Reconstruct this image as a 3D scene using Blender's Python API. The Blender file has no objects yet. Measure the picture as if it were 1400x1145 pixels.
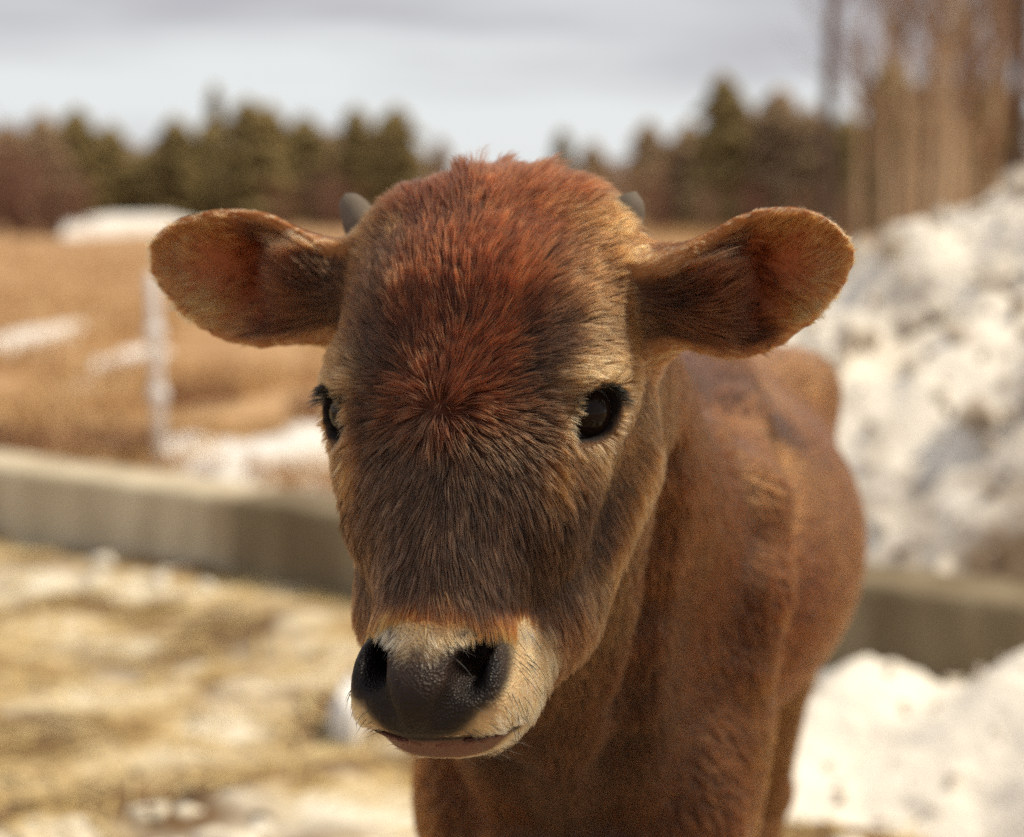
import bpy, bmesh, math, random
import numpy as np
from mathutils import Vector, Matrix

rng = np.random.default_rng(7)
random.seed(7)
sc = bpy.context.scene
COL = sc.collection
FUR = True

# ------------------------------------------------------------------ camera
FPX = 2300.0                       # focal length in pixels of a 1400 px wide frame
PITCH = math.atan(282 / FPX)       # the horizon lies a little above the middle
CAM_H = 1.0
cam_data = bpy.data.cameras.new("camera")
cam = bpy.data.objects.new("camera", cam_data)
COL.objects.link(cam)
cam.location = (0, 0, CAM_H)
cam.rotation_euler = (math.pi / 2 - PITCH, 0, 0)
cam_data.sensor_width = 36.0
cam_data.lens = FPX / 1400 * 36.0
cam_data.clip_start = 0.02
cam_data.clip_end = 3000
cam_data.dof.use_dof = True
cam_data.dof.focus_distance = 0.945
cam_data.dof.aperture_fstop = 3.9
cam_data.dof.aperture_blades = 0
sc.camera = cam

# ------------------------------------------------------------------ sky, sun, exposure
SUN_EL, SUN_AZ = math.radians(57), math.radians(80)     # azimuth from +Y towards +X
sun_dir = Vector((math.sin(SUN_AZ) * math.cos(SUN_EL), math.cos(SUN_AZ) * math.cos(SUN_EL), math.sin(SUN_EL)))
world = bpy.data.worlds.new("World")
sc.world = world
world.use_nodes = True
nt = world.node_tree
nt.nodes.clear()
def wn(t, **k):
    n = nt.nodes.new(t)
    for a, b in k.items():
        setattr(n, a, b)
    return n
out = wn('ShaderNodeOutputWorld')
bg = wn('ShaderNodeBackground')
bg.inputs['Strength'].default_value = 0.085
sky = wn('ShaderNodeTexSky', sky_type='NISHITA', sun_disc=False, sun_elevation=SUN_EL, sun_rotation=SUN_AZ)
sky.air_density = 1.0; sky.dust_density = 2.0; sky.ozone_density = 1.0
tc = wn('ShaderNodeTexCoord')
mp = wn('ShaderNodeMapping'); mp.inputs['Scale'].default_value = (1.0, 1.0, 9.0)
nz = wn('ShaderNodeTexNoise'); nz.inputs['Scale'].default_value = 3.4; nz.inputs['Detail'].default_value = 5; nz.inputs['Roughness'].default_value = .5
sep = wn('ShaderNodeSeparateXYZ'); ele = wn('ShaderNodeMapRange')
ele.inputs[1].default_value = .005; ele.inputs[2].default_value = .135; ele.inputs[3].default_value = .20; ele.inputs[4].default_value = -.10
add = wn('ShaderNodeMath', operation='ADD')
rp = wn('ShaderNodeValToRGB')
rp.color_ramp.elements[0].position = .33; rp.color_ramp.elements[0].color = (5.6, 5.45, 5.9, 1)
rp.color_ramp.elements[1].position = .64; rp.color_ramp.elements[1].color = (9.9, 10.2, 10.2, 1)
mix = wn('ShaderNodeMixRGB'); mix.inputs[0].default_value = .93      # thin cloud over nearly all of the sky
nt.links.new(tc.outputs['Generated'], mp.inputs[0]); nt.links.new(mp.outputs[0], nz.inputs['Vector'])
nt.links.new(tc.outputs['Generated'], sep.inputs[0]); nt.links.new(sep.outputs['Z'], ele.inputs[0])
nt.links.new(nz.outputs['Fac'], add.inputs[0]); nt.links.new(ele.outputs[0], add.inputs[1])
nt.links.new(add.outputs[0], rp.inputs[0])
nt.links.new(sky.outputs[0], mix.inputs[1]); nt.links.new(rp.outputs[0], mix.inputs[2])
nt.links.new(mix.outputs[0], bg.inputs['Color']); nt.links.new(bg.outputs[0], out.inputs[0])

sun_data = bpy.data.lights.new("sun", 'SUN')
sun_data.energy = 3.9
sun_data.angle = math.radians(5.0)
sun_data.color = (1.0, .87, .67)
sun = bpy.data.objects.new("sun", sun_data)
COL.objects.link(sun)
sun.rotation_euler = (-sun_dir).to_track_quat('-Z', 'Y').to_euler()
sun.location = (0, 0, 30)

sc.view_settings.view_transform = 'Standard'
sc.view_settings.look = 'None'
sc.view_settings.exposure = 0.0
sc.view_settings.gamma = 1.0
sc.view_settings.use_curve_mapping = False
sc.render.engine = 'CYCLES'
sc.cycles.use_denoising = False
sc.cycles.max_bounces = 8
sc.cycles.diffuse_bounces = 3
sc.cycles.glossy_bounces = 4
sc.cycles.transparent_max_bounces = 6
sc.cycles_curves.shape = 'RIBBONS'

# ------------------------------------------------------------------ placing by line of sight
FW = np.array((0, math.cos(PITCH), -math.sin(PITCH)))
UP = np.array((0, math.sin(PITCH), math.cos(PITCH)))
RT = np.array((1.0, 0, 0))
CAM = np.array((0, 0, CAM_H))
def P(x, y, d):
    """point seen at pixel (x, y) of the 1400 x 1145 photograph at depth d"""
    return CAM + d * (FW + RT * (x - 700) / FPX + UP * (572 - y) / FPX)
def G(x, y, z=0.0):
    """point at height z seen at pixel (x, y)"""
    r = FW + RT * (x - 700) / FPX + UP * (572 - y) / FPX
    return CAM + r * ((z - CAM_H) / r[2])
def px(p):
    q = np.asarray(p) - CAM
    d = q @ FW
    return 700 + FPX * (q @ RT) / d, 572 - FPX * (q @ UP) / d, d

# ------------------------------------------------------------------ object helpers
def tag(o, label=None, cat=None, group=None, kind=None):
    if label: o["label"] = label
    if cat: o["category"] = cat
    if group: o["group"] = group
    if kind: o["kind"] = kind
    return o
def link(name, data, mat=None, parent=None):
    o = bpy.data.objects.new(name, data)
    COL.objects.link(o)
    if mat is not None and data is not None:
        data.materials.append(mat)
    if parent is not None:
        o.parent = parent
    return o
def np_mesh(name, V, F, smooth=True, cols=None):
    """mesh from arrays; F is (n,3) or (n,4)"""
    V = np.ascontiguousarray(V, dtype=np.float32); F = np.ascontiguousarray(F, dtype=np.int32)
    me = bpy.data.meshes.new(name)
    n, k = F.shape
    me.vertices.add(len(V)); me.vertices.foreach_set('co', V.ravel())
    me.loops.add(n * k); me.loops.foreach_set('vertex_index', F.ravel())
    me.polygons.add(n)
    me.polygons.foreach_set('loop_start', np.arange(0, n * k, k, dtype=np.int32))
    me.polygons.foreach_set('loop_total', np.full(n, k, dtype=np.int32))
    me.polygons.foreach_set('use_smooth', np.full(n, smooth, dtype=bool))
    if cols is not None:
        a = me.attributes.new('tint', 'FLOAT_COLOR', 'POINT')
        c = np.ones((len(V), 4), dtype=np.float32); c[:, :3] = cols
        a.data.foreach_set('color', c.ravel())
    me.update(calc_edges=True)
    me.validate()
    return me

# smooth 3-D value noise (vectorised)
_perm = rng.permutation(4096)
_val = rng.uniform(-1, 1, 4096)
def vnoise(p, scale=1.0, seed=0):
    q = p * scale + seed * 17.31
    i = np.floor(q).astype(np.int64); f = q - i
    f = f * f * (3 - 2 * f)
    def h(dx, dy, dz):
        a = _perm[(i[:, 0] + dx) & 4095]
        a = _perm[(a + i[:, 1] + dy) & 4095]
        a = _perm[(a + i[:, 2] + dz) & 4095]
        return _val[a]
    x, y, z = f[:, 0], f[:, 1], f[:, 2]
    l = lambda a, b, t: a + (b - a) * t
    return l(l(l(h(0,0,0), h(1,0,0), x), l(h(0,1,0), h(1,1,0), x), y),
             l(l(h(0,0,1), h(1,0,1), x), l(h(0,1,1), h(1,1,1), x), y), z)
def fbm(p, scale, octaves=4, seed=0, gain=.5):
    s = np.zeros(len(p)); a = 1.0
    for k in range(octaves):
        s += a * vnoise(p, scale * 2 ** k, seed + k * 3)
        a *= gain
    return s
def sstep(a, b, x):
    t = np.clip((x - a) / (b - a), 0, 1)
    return t * t * (3 - 2 * t)
# ------------------------------------------------------------------ calf: implicit body
YAW = math.radians(14)
HO = P(668, 370, 1.06)                                   # middle of the line through the ears
HF = -math.sin(YAW) * RT - math.cos(YAW) * FW            # out of the face
HR = math.cos(YAW) * RT - math.sin(YAW) * FW             # towards the ear at picture right
HB = np.stack([HR, HF, UP])                              # world -> head axes
def to_head(X): return (X - HO) @ HB.T
def from_head(L): return HO + np.asarray(L) @ HB

def smin(a, b, k):
    h = np.clip(.5 + .5 * (b - a) / k, 0, 1)
    return b + (a - b) * h - k * h * (1 - h)
def smax(a, b, k): return -smin(-a, -b, k)
def ell(X, c, r, rot=None):
    q = X - np.asarray(c)
    if rot is not None: q = q @ rot.T
    r = np.asarray(r)
    k0 = np.sqrt(((q / r) ** 2).sum(1)); k1 = np.sqrt(((q / (r * r)) ** 2).sum(1)) + 1e-9
    return k0 * (k0 - 1) / k1
def cone(X, a, b, ra, rb):
    """capsule with a linearly changing radius"""
    a = np.asarray(a, float); b = np.asarray(b, float)
    ab = b - a
    t = np.clip(((X - a) @ ab) / (ab @ ab), 0, 1)
    return np.sqrt(((X - a - t[:, None] * ab) ** 2).sum(1)) - (ra + (rb - ra) * t)
def rotz(d):
    c, s = math.cos(math.radians(d)), math.sin(math.radians(d))
    return np.array(((c, s, 0), (-s, c, 0), (0, 0, 1.0)))
def frame(e):
    e = np.asarray(e, float); e = e / np.linalg.norm(e)
    return e

EYE = np.array((.0690, .0475, -.0895)); EYE_R = .0182
EYE_AX = np.array((.69, .72, -.06)); EYE_AX /= np.linalg.norm(EYE_AX)   # where an eye looks
EYE_LONG = np.array((.50, -.62, .60)); EYE_LONG -= EYE_AX * (EYE_LONG @ EYE_AX); EYE_LONG /= np.linalg.norm(EYE_LONG)
EYE_SH = np.cross(EYE_AX, EYE_LONG)
EYE_M = np.stack([EYE_LONG, EYE_SH, EYE_AX])

def f_head(X):
    L = to_head(X)
    A = L.copy(); A[:, 0] = np.sqrt(L[:, 0] ** 2 + 1e-6)
    S = A.copy()
    d = ell(A, (0, -.035, -.020), (.095, .086, .080))
    d = smin(d, ell(A, (0, -.034, .020), (.062, .044, .024)), .03)          # poll
    d = smin(d, ell(A, (.064, -.022, .012), (.028, .032, .028)), .03)       # horn bases
    S[:, 0] = A[:, 0] / (1.28 - .26 * sstep(-.09, -.17, A[:, 2]))
    d = smin(d, cone(S, (0, .008, -.050), (0, .091, -.206), .068, .041), .03)   # forehead to nose bridge
    d = smin(d, ell(A, (0, .100, -.239), (.0455, .052, .036)), .020)         # muzzle
    d = smin(d, ell(A, (0, .122, -.243), (.0345, .042, .032)), .014)         # front of the nose
    d = smin(d, ell(A, (.024, .098, -.252), (.023, .040, .022)), .014)      # upper lips
    jaw = cone(A, (.048, -.036, -.118), (.037, .028, -.208), .050, .036)    # jaw
    jaw = smin(jaw, cone(A, (.036, .028, -.208), (.015, .075, -.258), .034, .022), .02)
    d = smin(d, jaw, .03)
    d = smin(d, ell(A, (0, -.02, -.16), (.05, .06, .06)), .03)
    d = smin(d, cone(A, (.064, .036, -.086), (.052, .060, -.150), .018, .012), .05)   # cheek bones
    d = smin(d, ell(A, (.068, .026, -.070), (.024, .030, .020)), .02)       # brows
    d = smin(d, ell(A, EYE + np.array((-.002, .006, .0165)), (.016, .018, .009)), .010)    # upper lids
    # eyelids
    d = smin(d, ell(A, EYE, (EYE_R + .0040,) * 3), .010)
    q = (A - (EYE + EYE_AX * .017)) @ EYE_M.T
    k = np.sqrt(((np.abs(q[:, 0]) / .0215) ** 1.5 + (np.abs(q[:, 1]) / .0132) ** 1.5) ** 1.333 + (q[:, 2] / .022) ** 2)
    d = smax(d, -(k - 1) * .0130, .003)
    # mouth: lower lip and chin with a crease above
    lip = ell(A, (0, .088, -.2740), (.035, .044, .0130))
    d = smax(d, -ell(A, (0, .120, -.2680), (.050, .040, .0016)), .003)
    d = smin(d, lip, .003)
    # nostrils
    ns = np.minimum(cone(A, (.0315, .154, -.2325), (.0270, .112, -.223), .0148, .0095), cone(A, (.0280, .157, -.238), (.0155, .160, -.260), .0115, .0085))
    ns = smin(ns, cone(A, (.0365, .145, -.230), (.027, .110, -.225), .010, .006), .006)
    d = smax(d, -ns, .0035)
    d = smin(d, ell(A, (.0375, .124, -.243), (.0065, .018, .021)), .010)     # nostril wings
    return d

def f_headx(X):
    return f_head(X)

# ears: outline in the ear's own plane, cupped
EARS = [
    dict(side=-1, base=(468, 398, 1.085), tip=(205, 348, 1.105), d=1.095,
         pts=[(525,335),(478,338),(440,333),(405,312),(370,294),(330,287),(290,289),(250,299),(222,314),(207,333),(205,352),(212,377),(228,402),(252,430),(285,454),(320,469),(360,474),(400,470),(440,464),(470,460),(525,462)]),
    dict(side=1, base=(905, 412, 1.025), tip=(1166, 345, 1.01), d=1.018,
         pts=[(845,365),(900,366),(935,343),(970,318),(1010,296),(1050,285),(1085,284),(1120,293),(1148,312),(1164,336),(1166,356),(1154,386),(1132,415),(1105,443),(1070,468),(1035,485),(1000,490),(965,482),(935,472),(905,480),(848,486)]),
]
for e in EARS:
    b = P(*e['base']); t = P(*e['tip'])
    n = -FW * math.cos(.25) - UP * .18 + RT * e['side'] * .10
    ex = t - b; ln = np.linalg.norm(ex); ex = ex / ln
    n = n - ex * (n @ ex); n /= np.linalg.norm(n)
    ey = np.cross(n, ex) * e['side']; 
    if ey @ UP < 0: ey = -ey
    e.update(b=b, ex=ex, ey=ey, n=n, ln=ln)
    poly = []
    for (x, y) in e['pts']:
        # where the line of sight meets the ear's plane
        r = FW + RT * (x - 700) / FPX + UP * (572 - y) / FPX
        s = ((b - CAM) @ n) / (r @ n)
        q = CAM + r * s - b
        poly.append((q @ ex, q @ ey))
    e['poly'] = np.array(poly)
def poly_sd(q, V):
    n = len(V)
    d = np.full(len(q), 1e9); s = np.ones(len(q))
    for i in range(n):
        a = V[i]; b = V[i - 1]
        e = b - a; w = q - a
        t = np.clip((w @ e) / (e @ e), 0, 1)
        bb = w - t[:, None] * e
        d = np.minimum(d, (bb * bb).sum(1))
        c1 = q[:, 1] >= a[1]; c2 = q[:, 1] < b[1]; c3 = e[0] * w[:, 1] > e[1] * w[:, 0]
        flip = (c1 & c2 & c3) | (~c1 & ~c2 & ~c3)
        s[flip] *= -1
    return s * np.sqrt(d)
def ear_local(X, e):
    q = X - e['b']
    return np.stack([q @ e['ex'], q @ e['ey'], q @ e['n']], 1)
def ear_mid(L, e):
    """height of the cupped blade above the ear's plane, and the inside distance"""
    di = -poly_sd(L[:, :2], e['poly'])
    s = L[:, 0] / e['ln']
    dd = np.maximum(di, 0)
    cup = -.022 * (1 - np.exp(-dd / .020)) - .020 * np.exp(-((s - .42) / .16) ** 2) * sstep(.01, .03, dd)
    cup += .003 * np.sin(L[:, 1] / .007) * sstep(.012, .03, dd) * sstep(.45, .7, s) * (1 - sstep(.85, 1, s))
    cup -= .014 * sstep(.22, -.02, s)
    return cup, di
def f_ear(X, e):
    L = ear_local(X, e)
    m, di = ear_mid(L, e)
    th = .0040 + .004 * sstep(.30, .0, L[:, 0] / e['ln'])
    d = smax(np.abs(L[:, 2] - m) * .75 - th, -di - .001, .0025)
    return d
def f_ears(X):
    d = np.minimum(f_ear(X, EARS[0]), f_ear(X, EARS[1]))
    for s in (-1, 1):                                         # ear roots
        c = from_head((s * .088, -.030, -.018)); 
        e = EARS[0] if s < 0 else EARS[1]
        d = smin(d, cone(X, c, e['b'] + e['ex'] * .02 - e['n'] * .014, .040, .024), .02)
    return d

def at(x, depth, z):
    """point at picture column x, depth and height z"""
    s = (x - 700) / FPX * depth
    # depth is measured along the line of sight
    y = (depth + (z - CAM_H) * math.sin(PITCH)) / math.cos(PITCH)
    return np.array((s, y, z))
BODY_YAW = 15
BR = rotz(BODY_YAW)          # x across, y along the body (to the rear), after a turn
def bo(across, along, z):
    """point in body axes: origin between the shoulders"""
    c, s = math.cos(math.radians(-BODY_YAW)), math.sin(math.radians(-BODY_YAW))
    o = SH0
    return np.array((o[0] + across * c - along * s, o[1] + across * s + along * c, z))
SH0 = np.array((.064, 1.42, 0))
RB = np.array(((math.cos(math.radians(-BODY_YAW)), math.sin(math.radians(-BODY_YAW)), 0),
               (-math.sin(math.radians(-BODY_YAW)), math.cos(math.radians(-BODY_YAW)), 0), (0, 0, 1.0)))
NECK_A = from_head((.0, -.075, -.060))
def f_trunk(X):
    d = ell(X, bo(.012, .40, .640), (.200, .42, .185), RB)               # barrel
    d = smin(d, ell(X, bo(0, .78, .660), (.140, .19, .165), RB), .08)    # croup
    d = smin(d, ell(X, bo(0, .36, .785), (.065, .50, .075), RB), .08)    # back
    for s in (-1, 1):
        d = smin(d, ell(X, bo(s * .120, .70, .785), (.034, .09, .036), RB), .09)      # hip bones
        d = smin(d, ell(X, bo(s * .085, .84, .600), (.066, .125, .180), RB), .05)     # thighs
    sh = ell(X, bo(.0, .04, .62), (.122, .15, .185), RB)                 # chest
    for s in (-1, 1):
        sh = smin(sh, ell(X, bo(s * .090, .045, .625), (.057, .105, .20), RB), .04)   # shoulder blades
        sh = smin(sh, ell(X, bo(s * .090, -.03, .50), (.052, .065, .10), RB), .04)    # points of the shoulder
    sh = smin(sh, ell(X, bo(0, -.06, .47), (.080, .09, .10), RB), .05)   # brisket
    d = smin(d, sh, .010)
    return d
def f_neck(X):
    d = cone(X, NECK_A, bo(0, .02, .70), .088, .135)
    d = smin(d, cone(X, from_head((0, -.05, -.13)), bo(0, -.04, .55), .060, .10), .06)
    d = smin(d, cone(X, from_head((.02, -.045, -.02)), bo(0, .10, .80), .05, .07), .06)
    return d
def leg_chain(s, rear):
    if rear:
        f = .30 if s > 0 else 0.0                 # one hind foot is set well forward
        p = [bo(s*.085, .80 - .1 * f, .56), bo(s*.086, .80 - .7 * f, .46), bo(s*.080, .95 - 1.05 * f, .29), bo(s*.078, .925 - 1.25 * f, .10), bo(s*.078, .905 - 1.3 * f, .045)]
        r = [.085, .062, .036, .024, .026]
    else:
        p = [bo(s*.092, .03, .56), bo(s*.092, .05, .42), bo(s*.088, .03, .255), bo(s*.088, .035, .10), bo(s*.088, .02, .045)]
        r = [.066, .046, .033, .023, .026]
    return p, r
def f_legs(X):
    d = np.full(len(X), 9.0)
    for rear in (0, 1):
        for s in (-1, 1):
            p, r = leg_chain(s, rear)
            l = np.full(len(X), 9.0)
            for i in range(4):
                l = smin(l, cone(X, p[i], p[i+1], r[i], r[i+1]), .012)
            l = smin(l, ell(X, p[2], (r[2] + .006,) * 3), .01)
            d = np.minimum(d, l)
    t = [bo(0, 1.0, .79), bo(0, 1.045, .70), bo(0, 1.04, .55), bo(0, 1.03, .42)]
    for a, b, ra, rb in ((0,1,.024,.018), (1,2,.018,.013), (2,3,.013,.020)):
        d = smin(d, cone(X, t[a], t[b], ra, rb), .02)
    return d
GROUPS = [(f_head, 0, .0), (f_ears, .012, .06), (f_neck, .035, .06), (f_trunk, .018, .09), (f_legs, .03, .06)]
def f_all(X, act=None):
    d = None
    for k, (f, sk, _) in enumerate(GROUPS):
        if act is not None and not act[k]:
            continue
        v = f(X)
        d = v if d is None else smin(d, v, sk if sk else 1e-6)
    return d if d is not None else np.full(len(X), 1.0)

# skin folds of neck and shoulder, laid along lines traced on the body itself
def trace(x, y):
    r = FW + RT * (x - 700) / FPX + UP * (572 - y) / FPX
    s_ = .8
    for _ in range(60):
        d_ = f_all((CAM + r * s_)[None])[0]
        s_ += d_ * .9
        if d_ < .0006 or s_ > 3: break
    return CAM + r * s_, r / np.linalg.norm(r)
FOLDS = []
for sign, rad_, sink, line in (
    (1, .030, .0335, [(985, 510), (1006, 590), (1020, 690), (1020, 800), (1008, 900)]),
    (-1, .016, .0175, [(1052, 600), (1056, 700), (1054, 800), (1050, 890)]),
    (-1, .018, .0110, [(925, 640), (912, 740), (898, 840), (880, 940), (858, 1040), (840, 1140)]),
    (-1, .014, .009, [(690, 1050), (705, 1140)]),
    (-1, .012, .008, [(622, 1075), (634, 1140)]),
):
    pp = []
    for (x, y) in line:
        h_, r_ = trace(x, y)
        if np.linalg.norm(h_ - CAM) < 2.6:
            pp.append(h_ + r_ * (sink if sign > 0 else -sink))
    FOLDS.append((sign, rad_, pp))
_trunk0 = f_trunk
_fold_box = (np.min([q for f in FOLDS for q in f[2]], 0) - .10, np.max([q for f in FOLDS for q in f[2]], 0) + .10)
def apply_folds(X, d):
    m = ((X > _fold_box[0]) & (X < _fold_box[1])).all(1) & (np.abs(d) < .12)
    if not m.any(): return d
    Y = X[m]; e = d[m]
    for sign, rad_, pp in FOLDS:
        for k in range(len(pp) - 1):
            c = cone(Y, pp[k], pp[k + 1], rad_, rad_)
            e = smin(e, c, .030) if sign > 0 else smax(e, -c, .030)
    d = d.copy(); d[m] = e
    return d
_f_all0 = f_all
def f_all(X, act=None):
    return apply_folds(X, _f_all0(X, act))

def surface_nets(h):
    lo = np.array((-.42, .55, -.02)); hi = np.array((.75, 2.70, 1.12))
    B = 8; bs = B * h
    nb = np.ceil((hi - lo) / bs).astype(int)
    gi = np.stack(np.meshgrid(*[np.arange(n) for n in nb], indexing='ij'), -1).reshape(-1, 3)
    cen = lo + (gi + .5) * bs
    rad = bs * .5 * math.sqrt(3)
    gv = np.stack([f(cen) for f, _, _ in GROUPS], 1)
    near = gv.min(1) < rad * 1.5 + .05
    tot = f_all(cen[near])
    idx = np.where(near)[0][np.abs(tot) < rad * 1.7 + .012]
    gi = gi[idx]; gv = gv[idx]
    act = gv < (gv.min(1, keepdims=True) + rad * 2.4 + .10)
    c = np.stack(np.meshgrid(*[np.arange(B + 1)] * 3, indexing='ij'), -1).reshape(-1, 3)
    keys = (act * (1 << np.arange(len(GROUPS)))).sum(1)
    vals = np.empty((len(gi), B + 1, B + 1, B + 1))
    for k in np.unique(keys):
        a = [(k >> j) & 1 for j in range(len(GROUPS))]
        sel = np.where(keys == k)[0]
        for s0 in range(0, len(sel), 600):
            s = sel[s0:s0 + 600]
            pts = (lo + (gi[s][:, None, :] * B + c[None]) * h).reshape(-1, 3)
            vals[s] = f_all(pts, a).reshape(-1, B + 1, B + 1, B + 1)
    neg = vals < 0
    cs = np.zeros((len(gi), B, B, B), dtype=int)
    for dx in (0, 1):
        for dy in (0, 1):
            for dz in (0, 1):
                cs += neg[:, dx:dx + B, dy:dy + B, dz:dz + B]
    bi, i, j, k = np.nonzero((cs > 0) & (cs < 8))
    g = gi[bi] * B + np.stack([i, j, k], 1)
    N = nb * B + 2
    key = lambda q: (q[:, 0] * N[1] + q[:, 1]) * N[2] + q[:, 2]
    ck = key(g)
    # vertex = mean of edge crossings
    acc = np.zeros((len(g), 3)); cnt = np.zeros(len(g))
    cor = [(a, b, d) for a in (0, 1) for b in (0, 1) for d in (0, 1)]
    cv = {o: vals[bi, i + o[0], j + o[1], k + o[2]] for o in cor}
    for o in cor:
        for ax in range(3):
            if o[ax] == 0:
                o2 = list(o); o2[ax] = 1; o2 = tuple(o2)
                a, b = cv[o], cv[o2]
                m = (a < 0) != (b < 0)
                t = np.where(m, a / np.where(m, a - b, 1), 0)
                p = np.array(o, float)[None] + 0 * acc
                p[:, ax] += t
                acc[m] += p[m]; cnt[m] += 1
    V = lo + (g + acc / np.maximum(cnt, 1)[:, None]) * h
    order = np.argsort(ck); sk = ck[order]
    quads = []
    for ax in range(3):
        u, v = (ax + 1) % 3, (ax + 2) % 3
        sl0 = [slice(0, B)] * 3; sl1 = list(sl0); sl1[ax] = slice(1, B + 1)
        a = neg[(slice(None), *sl0)]; b = neg[(slice(None), *sl1)]
        e = np.nonzero(a != b)
        gc = gi[e[0]] * B + np.stack(e[1:], 1)
        s = a[e]
        q = []
        for du, dv in ((-1, -1), (0, -1), (0, 0), (-1, 0)):
            w = gc.copy(); w[:, u] += du; w[:, v] += dv
            kk = key(w); ps = np.clip(np.searchsorted(sk, kk), 0, len(sk) - 1)
            q.append(np.where(sk[ps] == kk, order[ps], -1))
        q = np.stack(q, 1)
        q[~s] = q[~s][:, ::-1]
        quads.append(q[(q >= 0).all(1)])
    return V, np.concatenate(quads)

def grad(X, e=.0012):
    g = np.zeros_like(X)
    for ax in range(3):
        o = np.zeros(3); o[ax] = e
        g[:, ax] = f_all(X + o) - f_all(X - o)
    return g / (2 * e)
def normals_of(V, F):
    a = V[F[:, 2]] - V[F[:, 0]]; b = V[F[:, 3]] - V[F[:, 1]]
    n = np.cross(a, b)
    N = np.zeros_like(V)
    for k in range(4):
        for ax in range(3):
            N[:, ax] += np.bincount(F[:, k], n[:, ax], len(V))
    return N / (np.linalg.norm(N, axis=1, keepdims=True) + 1e-12)
SDF_H = .0040
import time as _t
_t0 = _t.time()
BV, BF = surface_nets(SDF_H)
BN = normals_of(BV, BF)
print('calf mesh', len(BV), len(BF), round(_t.time() - _t0, 1), 's')
# ------------------------------------------------------------------ materials
def mat_new(name):
    m = bpy.data.materials.new(name); m.use_nodes = True
    return m, m.node_tree, m.node_tree.nodes['Principled BSDF']
def attr_node(t, name):
    n = t.nodes.new('ShaderNodeAttribute'); n.attribute_name = name
    return n
skin_mat, t, b = mat_new('calf_skin')
b.inputs['Subsurface Weight'].default_value = .30; b.inputs['Subsurface Radius'].default_value = (1.0, .35, .18); b.inputs['Subsurface Scale'].default_value = .008; b.inputs['Specular IOR Level'].default_value = .24
an = attr_node(t, 'tint'); t.links.new(an.outputs['Color'], b.inputs['Base Color'])
an2 = attr_node(t, 'gloss'); t.links.new(an2.outputs['Fac'], b.inputs['Roughness'])
nz = t.nodes.new('ShaderNodeTexVoronoi'); nz.inputs['Scale'].default_value = 640
bp = t.nodes.new('ShaderNodeBump'); bp.inputs['Strength'].default_value = .75; bp.inputs['Distance'].default_value = .0013
geo = t.nodes.new('ShaderNodeTexCoord'); t.links.new(geo.outputs['Object'], nz.inputs['Vector'])
t.links.new(nz.outputs['Distance'], bp.inputs['Height']); t.links.new(bp.outputs[0], b.inputs['Normal'])

hair_mat = bpy.data.materials.new('calf_hair'); hair_mat.use_nodes = True
t = hair_mat.node_tree; t.nodes.clear()
ho = t.nodes.new('ShaderNodeOutputMaterial'); hb = t.nodes.new('ShaderNodeBsdfHairPrincipled')
hb.model = 'CHIANG'; hb.parametrization = 'COLOR'
an = attr_node(t, 'tint'); t.links.new(an.outputs['Color'], hb.inputs['Color'])
hb.inputs['Roughness'].default_value = .42; hb.inputs['Radial Roughness'].default_value = .55
hb.inputs['Random Roughness'].default_value = .2; hb.inputs['IOR'].default_value = 1.38
t.links.new(hb.outputs[0], ho.inputs[0])

# ------------------------------------------------------------------ regions of the calf
HEAD, EAR, NECK, TRUNK, LEG = range(5)
def regions(X):
    return np.stack([f(X) for f, _, _ in GROUPS], 1)
def eye_k(A):
    q = (A - (EYE + EYE_AX * .017)) @ EYE_M.T
    return np.sqrt(((np.abs(q[:, 0]) / .0215) ** 1.5 + (np.abs(q[:, 1]) / .0132) ** 1.5) ** 1.333 + (q[:, 2] / .040) ** 2)
def nostril_d(A):
    ns = np.minimum(cone(A, (.0315, .154, -.2325), (.0270, .112, -.223), .0148, .0095), cone(A, (.0280, .157, -.238), (.0155, .160, -.260), .0115, .0085))
    return np.minimum(ns, cone(A, (.0365, .145, -.230), (.027, .110, -.225), .010, .006))
def pad_mask(A):
    """bare nose pad between the nostrils and down to the lip"""
    w = .030 + .10 * np.clip(-.232 - A[:, 2], -.02, .03) * -1
    e = np.sqrt((A[:, 0] / .033) ** 2 + ((A[:, 2] + .2460) / .0265) ** 2)
    m = (1 - sstep(.70, 1.12, e + .12 * fbm(A, 150, 2, 3))) * sstep(.112, .122, A[:, 1])
    n = 1 - sstep(.001, .0060, nostril_d(A))
    return np.maximum(m, n)
def lip_mask(A):
    return (1 - sstep(-.2710, -.2685, A[:, 2])) * sstep(.098, .106, A[:, 1]) * sstep(-.285, -.281, A[:, 2])
def mixc(a, b, w): return a + (np.asarray(b) - a) * w[:, None]
RED = (.232, .094, .043); REDD = (.20, .078, .040); DARK = (.092, .060, .044); BROWN = (.19, .110, .068)
TAN = (.41, .245, .125); GREY = (.27, .185, .11); CREAM = (.92, .80, .58); ORANGE = (.58, .27, .075)
BODY = (.250, .110, .046); BODYT = (.37, .205, .095)

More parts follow.
